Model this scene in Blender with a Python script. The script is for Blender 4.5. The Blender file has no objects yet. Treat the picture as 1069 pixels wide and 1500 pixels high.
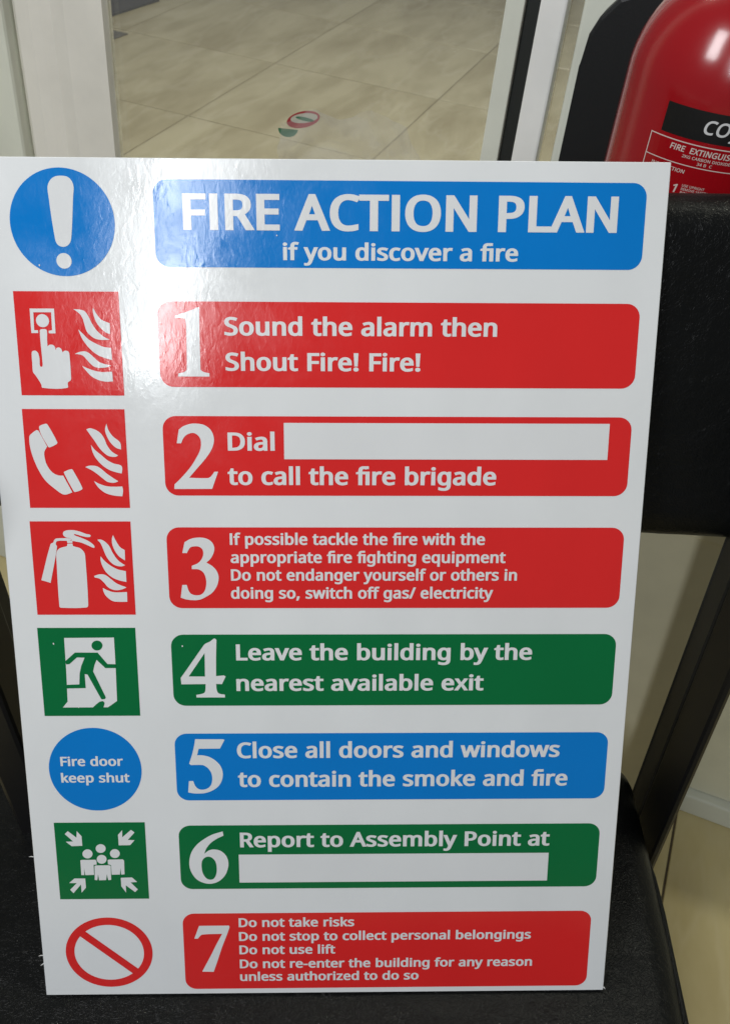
import bpy, bmesh, math, random
from mathutils import Vector, Matrix, noise
from mathutils.geometry import delaunay_2d_cdt

random.seed(7)
scene = bpy.context.scene
COL = scene.collection

# ------------------------------------------------------------------ camera
CAM = Vector((0.0, 0.0, 1.17))
R = Matrix(((0.92527494, -0.30565027, 0.22459785),
            (0.37009298, 0.59786849, -0.71104462),
            (0.083051, 0.74103386, 0.66631175)))
cam_data = bpy.data.cameras.new('camera')
cam = bpy.data.objects.new('camera', cam_data)
COL.objects.link(cam)
cam.matrix_world = Matrix.Translation(CAM) @ R.to_4x4()
cam_data.sensor_fit = 'VERTICAL'
cam_data.sensor_height = 24.0
cam_data.lens = 24.0 * 1400.0 / 1500.0
cam_data.clip_start = 0.02
cam_data.clip_end = 200.0
cam_data.dof.use_dof = True
cam_data.dof.focus_distance = 0.66
cam_data.dof.aperture_fstop = 15.0
scene.camera = cam

# ------------------------------------------------------------------ light
world = bpy.data.worlds.new('World')
scene.world = world
world.use_nodes = True
bg = world.node_tree.nodes['Background']
bg.inputs[0].default_value = (0.95, 0.98, 1.0, 1)
bg.inputs[1].default_value = 0.14
scene.view_settings.view_transform = 'Standard'
scene.view_settings.look = 'None'
scene.view_settings.exposure = 0.0
scene.view_settings.gamma = 1.0

def area_light(name, loc, target, sx_, sy_, power, color):
    d = bpy.data.lights.new(name, 'AREA')
    d.shape = 'RECTANGLE'
    d.size, d.size_y, d.energy, d.color = sx_, sy_, power, color
    o = bpy.data.objects.new(name, d)
    COL.objects.link(o)
    o.location = loc
    o.rotation_euler = (Vector(target) - Vector(loc)).to_track_quat('-Z', 'Y').to_euler()
    return o
area_light('ceiling_lamp_behind', (0.25, -2.75, 2.6), (0.0, 0.0, 0.6), 0.22, 1.25, 30.0, (0.93, 0.97, 1.0))
area_light('fill_light_above', (-0.60, -0.42, 2.0), (-0.2, 0.6, 0.9), 0.34, 0.8, 14.5, (0.98, 0.99, 1.0))  # added fill close to the board, so it dims toward its foot
area_light('ceiling_lamp_beyond', (-1.0, 3.4, 3.0), (-1.0, 3.4, 0.0), 1.2, 1.2, 60.0, (1.0, 0.96, 0.86))

area_light('ceiling_lamp_side', (0.3, 1.17, 2.6), (0.3, 1.0, 0.0), 3.0, 0.06, 110.0, (1.0, 0.96, 0.84))
scene.cycles.transparent_max_bounces = 24

GLYPHS = {
    'A': (429, ['0,0 187,482 242,482 428,0 366,0 308,148 118,148 61,0', '138,202 290,202 236,347 230,367 221,396 214,419 203,378 193,347']),
    'B': (437, ['65,0 65,480 202,480 244,478 281,473 312,465 338,453 358,437 373,417 381,391 384,361 383,340 378,322 371,305 361,290 348,278 332,268 314,260 293,255 293,251 348,234 359,227 369,218 378,209 386,197 392,185 397,170 399,154 400,136 397,106 389,79 375,55 356,36 331,20 303,9 270,2 234,0', '126,275 214,275 243,277 266,280 285,286 299,295 309,306 316,320 320,336 322,354 320,372 315,388 306,401 294,411 278,418 258,424 233,427 205,428 126,428', '126,51 222,51 252,53 276,57 296,65 311,76 322,89 330,105 334,122 336,141 334,159 329,175 321,189 310,202 294,212 274,219 248,224 218,225 126,225']),
    'C': (424, ['261,-7 226,-5 194,1 165,10 139,24 116,40 96,60 79,83 65,109 55,139 47,170 42,204 41,240 43,276 48,309 56,340 67,368 82,395 100,418 121,438 146,455 173,469 203,478 236,484 271,486 308,484 342,479 374,470 404,458 379,407 330,425 271,433 234,430 202,420 173,404 149,381 130,353 116,320 108,282 105,240 107,197 115,160 128,127 146,98 169,76 198,59 231,50 270,46 330,52 385,65 385,13 329,-2']),
    'D': (490, ['65,0 65,480 213,480 248,478 281,473 311,464 338,453 363,438 385,419 404,398 420,374 433,346 442,315 447,282 449,244 445,187 433,138 412,96 383,61 347,35 304,15 255,4 199,0', '126,52 191,52 276,64 337,99 373,159 385,242 383,287 374,326 359,358 338,383 312,403 281,417 245,425 204,428 126,428']),
    'E': (373, ['65,0 65,480 333,480 333,426 126,426 126,277 321,277 321,224 126,224 126,53 333,53 333,0']),
    'F': (349, ['65,0 65,480 333,480 333,426 126,426 126,257 320,257 320,203 126,203 126,0']),
    'G': (489, ['271,-7 235,-5 202,1 172,10 145,23 121,40 100,59 82,82 67,108 56,137 48,169 43,203 41,240 43,276 48,310 58,341 71,370 87,396 107,419 129,439 155,456 185,469 217,479 252,484 289,486 366,479 433,458 410,406 352,425 286,433 245,430 210,420 178,404 152,381 131,353 116,320 107,282 104,240 105,212 109,186 114,161 123,139 133,118 146,100 162,84 181,70 202,59 226,52 254,47 285,46 338,49 379,57 379,199 273,199 273,253 439,253 439,18 361,-1']),
    'H': (498, ['65,0 65,480 126,480 126,277 371,277 371,480 432,480 432,0 371,0 371,224 126,224 126,0']),
    'I': (228, ['27,0 27,35 83,48 83,431 27,445 27,480 200,480 200,445 144,431 144,48 200,35 200,0']),
    'K': (416, ['65,0 65,480 126,480 126,243 167,289 208,334 338,480 408,480 218,271 416,0 345,0 175,229 126,186 126,0']),
    'L': (352, ['65,0 65,480 126,480 126,54 335,54 335,0']),
    'M': (609, ['65,0 65,480 154,480 302,87 305,87 455,480 544,480 544,0 484,0 484,295 486,364 489,420 486,420 326,0 277,0 119,420 116,420 120,364 121,291 121,0']),
    'N': (510, ['65,0 65,480 135,480 391,83 394,83 392,115 390,162 389,209 389,480 445,480 445,0 375,0 118,398 116,398 119,340 121,268 121,0']),
    'O': (525, ['263,-7 227,-5 194,1 165,11 139,24 116,41 96,61 79,84 65,111 55,140 47,171 42,205 41,241 42,277 47,310 55,341 65,370 79,396 96,419 116,439 139,456 165,470 195,479 227,485 263,487 298,485 329,479 358,470 384,456 407,440 427,420 444,397 458,370 469,341 477,310 482,277 484,240 482,204 477,171 469,139 458,110 444,84 427,61 407,41 384,24 358,11 329,1 297,-5', '263,46 301,49 333,59 361,75 382,98 399,126 410,159 417,198 420,240 417,283 410,321 399,354 382,382 361,405 334,421 301,431 263,434 225,431 193,421 165,405 143,382 126,354 114,321 107,283 105,240 107,198 114,159 126,126 143,98 165,75 192,59 225,49']),
    'P': (406, ['65,0 65,480 192,480 236,477 273,470 304,459 329,443 348,422 361,398 369,370 372,338 371,319 368,300 362,282 354,264 344,248 330,233 314,220 294,208 272,199 245,192 215,188 181,187 126,187 126,0', '126,238 174,238 206,240 234,244 257,251 276,261 291,274 301,290 308,311 310,336 308,357 302,376 293,392 280,405 263,415 242,422 216,426 187,428 126,428']),
    'R': (418, ['65,0 65,480 197,480 239,477 275,471 305,460 329,446 348,426 361,403 369,375 372,343 371,325 369,308 364,293 358,279 350,267 342,256 332,247 322,239 276,215 408,0 337,0 221,198 126,198 126,0', '126,249 197,249 225,251 248,255 267,262 283,272 294,285 303,301 308,319 310,340 308,362 303,381 294,396 281,407 265,416 245,422 222,426 194,427 126,427']),
    'S': (369, ['166,-7 91,-1 34,16 34,74 94,54 169,46 194,47 216,51 234,57 249,66 261,78 270,91 275,106 277,123 267,163 232,192 164,222 135,233 110,246 89,261 72,276 58,294 48,314 42,338 40,364 42,382 45,400 51,415 60,429 70,442 83,454 97,463 114,471 132,478 151,483 172,485 193,486 266,479 326,459 307,408 253,426 192,433 171,432 153,428 137,422 124,414 114,404 107,392 103,378 101,363 111,323 144,294 206,267 278,233 291,224 303,214 314,203 322,191 329,178 333,163 336,146 337,128 334,98 326,72 311,48 291,29 266,13 236,2 203,-4']),
    'T': (373, ['156,0 156,426 7,426 7,480 366,480 366,426 217,426 217,0']),
    'U': (491, ['243,-7 201,-4 164,5 133,21 107,42 87,68 72,98 63,133 60,171 60,480 121,480 121,169 123,141 129,117 138,96 152,78 170,64 191,54 217,48 246,46 277,48 303,54 324,65 341,80 354,99 363,120 368,143 370,169 370,480 430,480 430,169 429,145 425,122 418,100 410,80 398,61 384,44 368,29 348,16 326,6 301,-1 274,-5']),
    'V': (403, ['171,0 0,480 63,480 171,172 189,117 201,67 214,117 232,173 339,480 403,480 232,0']),
    'X': (394, ['3,0 162,250 13,480 80,480 197,291 316,480 379,480 231,251 391,0 322,0 195,208 66,0']),
    'Y': (380, ['160,0 160,183 0,480 66,480 190,244 315,480 380,480 220,186 220,0']),
    'a': (377, ['144,-7 121,-5 100,0 80,8 63,19 49,34 39,52 33,74 31,100 34,125 41,148 55,167 73,183 97,196 127,206 162,212 203,215 265,217 265,238 263,259 260,277 254,290 245,301 234,309 222,314 207,317 190,318 136,310 89,291 71,335 126,357 193,366 224,364 251,359 273,350 291,337 305,321 314,300 320,275 322,245 322,0 279,0 268,51 265,51 253,37 241,25 229,15 216,7 202,1 185,-3 166,-6', '158,41 180,43 200,47 218,55 234,66 247,80 256,98 262,119 264,144 264,176 211,174 180,172 154,167 133,161 118,152 107,142 98,130 94,116 92,99 93,85 97,73 102,63 110,55 120,49 132,44 144,42']),
    'b': (413, ['228,-7 207,-6 189,-3 173,2 158,9 146,17 134,26 125,35 116,46 111,46 99,0 57,0 57,510 116,510 116,386 115,344 113,312 116,312 125,323 134,333 146,342 158,351 173,357 189,362 207,365 228,366 260,363 288,354 313,340 335,319 353,293 366,261 374,223 376,180 374,137 366,99 353,67 335,40 313,20 288,5 259,-4', '219,42 242,45 261,51 278,62 291,78 302,98 309,121 313,149 315,181 309,240 291,283 260,308 218,317 191,315 169,309 152,298 138,284 129,265 122,242 118,214 116,182 116,179 118,148 122,121 128,97 138,78 151,62 169,51 192,45']),
    'c': (322, ['201,-7 178,-5 156,-2 136,4 117,13 99,24 83,38 70,54 58,73 49,95 42,120 38,147 37,178 38,210 42,238 49,264 59,286 71,306 85,322 101,336 119,347 139,356 160,362 182,365 206,367 259,361 300,347 282,298 244,310 204,315 158,306 125,281 105,238 98,179 100,148 105,121 113,98 124,79 138,64 156,53 177,46 201,44 253,50 294,65 294,13 254,-2']),
    'd': (413, ['185,-7 153,-4 124,5 99,20 77,40 60,66 47,98 39,136 37,179 39,223 47,261 60,293 78,319 100,340 125,355 153,364 185,367 205,366 223,363 239,358 254,351 297,314 301,314 299,339 297,367 297,510 356,510 356,0 308,0 300,48 297,48 288,37 278,27 267,18 254,9 239,2 223,-3 205,-6', '194,42 221,44 243,50 261,60 274,74 284,91 292,113 296,138 298,168 298,179 296,210 292,238 285,262 275,282 262,297 244,309 221,315 193,318 171,315 152,308 135,296 122,280 111,259 104,235 100,208 98,178 100,148 104,121 111,98 122,78 135,62 152,51 171,45']),
    'e': (379, ['210,-7 185,-5 162,-2 140,5 120,14 101,26 85,40 71,57 59,76 49,98 42,122 38,149 37,177 38,206 42,232 48,257 57,279 68,299 81,316 96,331 112,344 131,354 151,361 173,365 196,367 218,365 239,362 258,355 276,347 291,335 305,322 317,307 327,290 335,271 340,250 343,228 345,204 345,169 98,169 101,140 107,115 116,93 129,76 146,62 165,52 188,46 213,44 274,50 328,69 328,17 274,-1', '99,216 283,216 281,237 277,257 271,274 262,290 250,302 234,311 216,317 195,318 175,317 158,312 142,303 129,291 118,276 109,259 103,238']),
    'f': (231, ['73,0 73,314 10,314 10,342 73,362 73,383 75,415 81,443 91,465 104,483 121,497 141,506 164,512 190,514 229,510 260,502 244,455 220,462 191,465 177,464 165,460 155,454 147,446 140,434 136,420 133,403 132,383 132,360 223,360 223,314 132,314 132,0']),
    'g': (413, ['195,-161 157,-160 123,-155 92,-148 65,-138 65,-84 93,-96 125,-105 160,-110 198,-112 220,-110 240,-105 256,-97 271,-85 283,-70 291,-53 296,-33 298,-11 298,3 298,27 300,48 297,48 276,24 251,7 221,-3 185,-7 152,-4 123,6 98,21 76,42 59,69 47,101 39,138 37,179 39,220 47,256 59,288 76,316 98,338 123,354 152,364 185,367 202,366 219,363 234,359 249,353 263,346 275,336 287,325 298,312 301,312 309,360 356,360 356,-6 353,-42 346,-74 334,-100 317,-122 294,-139 267,-151 233,-159', '194,42 219,43 241,49 259,58 273,71 284,88 292,109 297,135 298,165 298,179 297,214 292,243 284,267 273,285 258,299 240,309 218,315 193,317 172,315 153,308 137,297 123,281 112,261 104,237 100,210 98,179 100,147 104,120 112,96 123,77 136,61 153,50 172,44']),
    'h': (415, ['57,0 57,510 116,510 116,361 113,310 117,310 126,323 137,334 150,344 164,352 179,358 195,362 212,365 229,366 260,364 287,358 309,348 328,335 342,317 352,294 359,267 361,234 361,0 302,0 302,230 297,268 282,295 257,312 222,317 194,315 171,309 152,298 139,283 129,264 122,242 118,216 116,186 116,0']),
    'i': (173, ['87,420 62,429 58,434 55,441 53,449 52,457 53,466 55,474 58,481 62,486 87,495 111,486 116,481 119,474 121,466 122,457 121,449 119,441 116,434 111,429', '57,0 57,360 116,360 116,0']),
    'k': (359, ['57,0 57,510 116,510 116,244 115,216 113,185 116,185 128,201 144,221 158,238 273,360 343,360 197,206 353,0 281,0 156,168 116,132 116,0']),
    'l': (173, ['57,0 57,510 116,510 116,0']),
    'm': (628, ['57,0 57,360 105,360 113,311 117,311 126,324 137,336 149,345 162,353 177,359 192,363 207,366 223,367 262,363 293,352 317,333 333,306 336,306 346,321 358,333 371,344 386,352 402,358 418,363 435,366 452,367 481,365 505,359 526,349 543,335 557,317 566,295 572,267 574,234 574,0 515,0 515,232 511,269 497,296 474,312 442,317 418,315 397,309 380,300 367,287 357,270 350,250 346,226 345,199 345,0 286,0 286,232 281,269 268,296 245,312 212,317 187,315 166,309 150,298 137,283 128,265 121,242 117,216 116,187 116,0']),
    'n': (415, ['57,0 57,360 105,360 113,311 117,311 126,324 138,336 151,345 165,353 181,359 197,363 213,366 230,367 261,365 287,359 309,349 328,335 342,317 352,295 359,267 361,234 361,0 302,0 302,230 297,268 282,295 257,312 222,317 194,315 171,309 153,298 139,283 129,265 122,242 118,216 116,187 116,0']),
    'o': (406, ['202,-7 179,-5 157,-1 136,6 117,15 100,27 84,42 70,59 58,79 49,101 42,125 38,152 37,181 40,223 48,260 62,292 82,318 106,339 135,355 168,364 204,367 228,365 250,361 271,354 290,345 308,333 324,318 337,301 349,282 358,260 365,236 369,209 370,181 367,139 359,101 345,69 325,42 300,21 271,6 239,-4', '203,42 229,45 251,52 269,63 283,80 295,100 303,123 307,150 309,181 307,211 303,238 295,261 283,281 269,297 251,308 229,315 203,317 177,315 155,308 137,297 123,281 112,261 104,238 100,211 98,181 100,150 104,123 112,100 123,80 138,63 156,52 178,45']),
    'p': (413, ['57,-161 57,360 105,360 113,311 116,311 125,322 135,333 146,342 158,351 173,358 189,363 208,366 228,367 260,364 288,355 314,341 335,320 353,294 366,262 374,224 376,181 374,137 366,100 353,68 335,41 313,20 288,5 260,-4 228,-7 208,-6 190,-3 173,2 159,9 116,46 112,46 115,17 116,-13 116,-161', '219,42 235,43 249,47 262,53 273,60 283,70 291,82 299,95 305,110 315,181 313,211 309,237 302,260 291,280 278,296 261,308 241,315 218,317 192,315 171,309 153,300 140,286 130,269 123,247 118,222 116,192 116,181 118,149 122,122 128,98 138,78 151,63 169,51 192,45']),
    'q': (413, ['297,-161 297,-7 298,21 300,48 296,48 288,37 278,27 266,18 254,9 239,2 222,-3 204,-6 183,-7 152,-4 124,5 99,20 78,40 60,66 47,98 39,136 37,179 40,223 47,261 60,293 78,319 100,340 126,355 154,364 185,367 206,366 224,363 240,358 255,351 267,342 279,333 289,322 298,311 300,311 309,360 356,360 356,-161', '195,42 221,44 242,50 260,59 274,73 284,90 291,112 296,137 298,167 298,179 296,211 292,239 285,263 275,282 261,298 243,309 220,315 193,318 171,315 151,308 135,296 122,280 111,259 104,235 100,208 98,178 100,148 104,121 111,98 122,78 135,63 152,51 172,45']),
    'r': (277, ['57,0 57,360 105,360 112,294 115,294 124,308 135,322 147,334 160,345 174,355 190,361 207,365 225,367 247,366 267,363 260,308 241,312 221,313 207,312 194,309 182,304 169,298 158,290 147,280 138,268 131,256 124,241 120,226 117,210 116,192 116,0']),
    's': (322, ['148,-7 83,-1 35,16 35,70 87,50 149,41 170,42 188,45 203,49 214,55 223,63 229,72 233,83 234,94 227,118 200,140 146,164 86,191 48,223 42,233 38,244 35,257 34,271 37,293 44,312 55,328 72,342 92,353 115,360 140,365 169,367 231,360 284,343 264,296 216,312 165,318 148,318 133,315 120,312 110,307 101,300 95,293 92,284 91,275 99,249 129,229 183,206 242,180 279,147 284,137 288,126 291,113 291,99 289,75 282,53 270,35 253,20 231,8 207,0 179,-5']),
    't': (242, ['167,-7 115,3 104,9 94,16 85,26 77,37 70,50 65,66 63,84 62,105 62,314 11,314 11,343 62,366 86,443 121,443 121,360 225,360 225,314 121,314 121,106 122,91 125,77 130,66 137,57 145,51 155,46 165,43 177,42 205,44 228,49 228,4 201,-4']),
    'u': (415, ['184,-7 153,-5 127,1 104,11 86,25 72,42 61,65 55,92 53,124 53,360 113,360 113,128 118,91 133,64 158,48 193,42 220,44 243,51 262,61 276,76 286,95 293,117 297,143 299,173 299,360 358,360 358,0 310,0 301,48 298,48 289,35 277,23 264,14 250,6 234,1 218,-3 201,-6']),
    'v': (341, ['136,0 0,360 63,360 140,148 151,115 162,80 169,52 171,52 179,81 190,116 201,148 278,360 341,360 204,0']),
    'w': (528, ['106,1 7,361 69,361 118,169 132,110 142,61 144,61 151,89 159,125 169,158 232,361 297,361 359,158 373,108 383,62 385,62 395,108 410,169 460,361 520,361 420,1 351,1 289,203 274,258 265,299 262,299 253,258 238,203 173,1']),
    'x': (355, ['12,0 142,184 18,360 85,360 178,224 270,360 336,360 212,184 343,0 276,0 178,144 79,0']),
    'y': (343, ['56,-161 28,-160 7,-156 7,-109 25,-111 47,-113 62,-112 75,-108 87,-103 97,-95 106,-86 114,-75 121,-63 127,-49 146,-1 1,360 64,360 142,155 160,104 172,57 175,57 187,101 206,156 279,360 343,360 187,-50 177,-74 166,-96 153,-115 139,-131 122,-144 103,-154 81,-159']),
    'z': (316, ['26,0 26,39 220,314 38,314 38,360 285,360 285,316 94,46 289,46 289,0']),
    '0': (384, ['191,-7 153,-3 121,10 93,30 72,59 55,95 43,137 35,186 33,240 34,278 37,313 42,344 49,373 58,399 69,422 83,441 99,458 118,470 140,480 164,485 191,487 229,483 262,471 289,450 312,422 329,386 341,344 349,296 351,240 350,203 347,169 342,137 335,108 326,82 314,59 300,39 284,23 265,10 243,1 219,-5', '191,44 216,47 237,56 255,71 268,92 278,120 286,154 290,194 291,240 290,286 286,326 278,360 268,388 255,409 237,424 216,433 191,437 166,433 145,424 128,409 115,388 105,360 98,326 93,286 92,240 93,194 98,154 105,120 115,93 128,71 145,56 166,47']),
    '1': (384, ['181,0 181,335 181,381 183,418 164,400 142,381 91,339 60,379 189,480 238,480 238,0']),
    '2': (384, ['32,0 32,49 158,176 219,240 257,296 262,310 266,324 269,339 269,355 268,374 263,390 256,404 246,415 233,424 219,431 203,435 185,436 168,435 152,433 137,429 123,424 69,390 38,430 102,470 121,477 141,482 162,485 185,486 217,484 245,478 270,467 291,452 308,434 320,412 327,387 330,359 329,340 326,322 321,305 314,288 271,224 207,155 107,56 107,54 349,54 349,0']),
    '3': (384, ['162,-7 92,-1 30,19 30,75 95,51 163,43 193,45 218,49 239,57 256,68 268,82 277,98 282,117 284,138 282,159 275,176 264,191 249,202 229,211 206,217 180,221 150,222 103,222 103,273 150,273 178,274 202,279 223,287 240,298 253,311 263,326 269,344 271,363 269,380 265,394 257,407 247,417 234,426 219,432 202,435 183,437 165,436 147,434 131,430 117,425 62,396 33,437 96,471 116,478 137,483 159,485 183,486 218,484 248,478 274,467 294,453 311,435 322,415 329,392 331,367 329,344 324,324 316,306 304,290 290,277 273,267 253,258 232,253 232,250 259,245 282,237 302,227 318,214 330,198 339,179 344,159 346,136 345,116 341,97 335,79 326,62 315,47 302,33 285,21 266,11 245,3 220,-2 192,-6']),
    '4': (384, ['244,0 244,109 14,109 14,159 240,482 301,482 301,162 371,162 371,109 301,109 301,0', '72,162 244,162 244,313 245,372 247,419 244,419 231,392 216,367']),
    '5': (384, ['167,-7 97,0 42,19 42,75 101,52 167,44 192,45 215,50 235,58 253,69 267,83 277,101 283,122 285,147 284,169 278,189 269,205 257,219 240,230 219,238 194,243 165,244 122,241 83,234 54,253 72,480 312,480 312,426 122,426 111,287 142,291 185,294 220,292 251,285 279,273 302,257 321,237 335,213 343,185 346,153 343,118 334,87 319,59 299,36 273,17 242,4 207,-4']),
    '9': (384, ['129,-7 98,-5 69,0 69,50 128,42 150,43 171,46 189,50 205,57 220,66 233,75 244,86 254,99 262,113 269,128 275,144 280,161 289,235 285,235 277,224 267,214 256,204 243,196 228,189 211,183 192,180 171,179 142,182 115,189 92,201 72,217 55,238 43,263 36,292 34,324 35,349 38,371 44,392 53,411 63,428 76,443 90,456 106,467 124,475 143,481 164,485 187,486 209,485 230,480 250,473 269,463 287,450 302,434 316,415 328,393 337,368 344,340 348,309 349,275 340,173 335,149 327,125 318,103 307,82 294,63 279,46 261,31 240,17 217,7 191,-1 161,-5', '184,226 200,226 214,229 227,233 240,239 251,246 261,254 269,262 276,272 282,282 286,292 289,303 289,314 278,371 272,384 264,397 254,408 244,418 232,426 218,432 203,435 187,437 167,435 149,430 133,421 119,409 107,393 99,374 94,351 92,325 93,303 98,284 105,267 115,252 127,241 143,232 162,227']),
    '!': (181, ['71,135 54,480 126,480 109,135', '90,-9 60,1 55,8 51,15 49,25 48,36 49,48 51,57 55,65 60,71 90,81 119,71 125,65 129,57 131,48 132,36 131,25 129,15 125,8 119,1']),
    '/': (250, ['7,0 185,480 243,480 64,0']),
    '-': (216, ['27,154 27,206 189,206 189,154']),
    ',': (180, ['28,-87 47,-3 61,78 124,78 129,71 104,-8 71,-87']),
}
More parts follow.
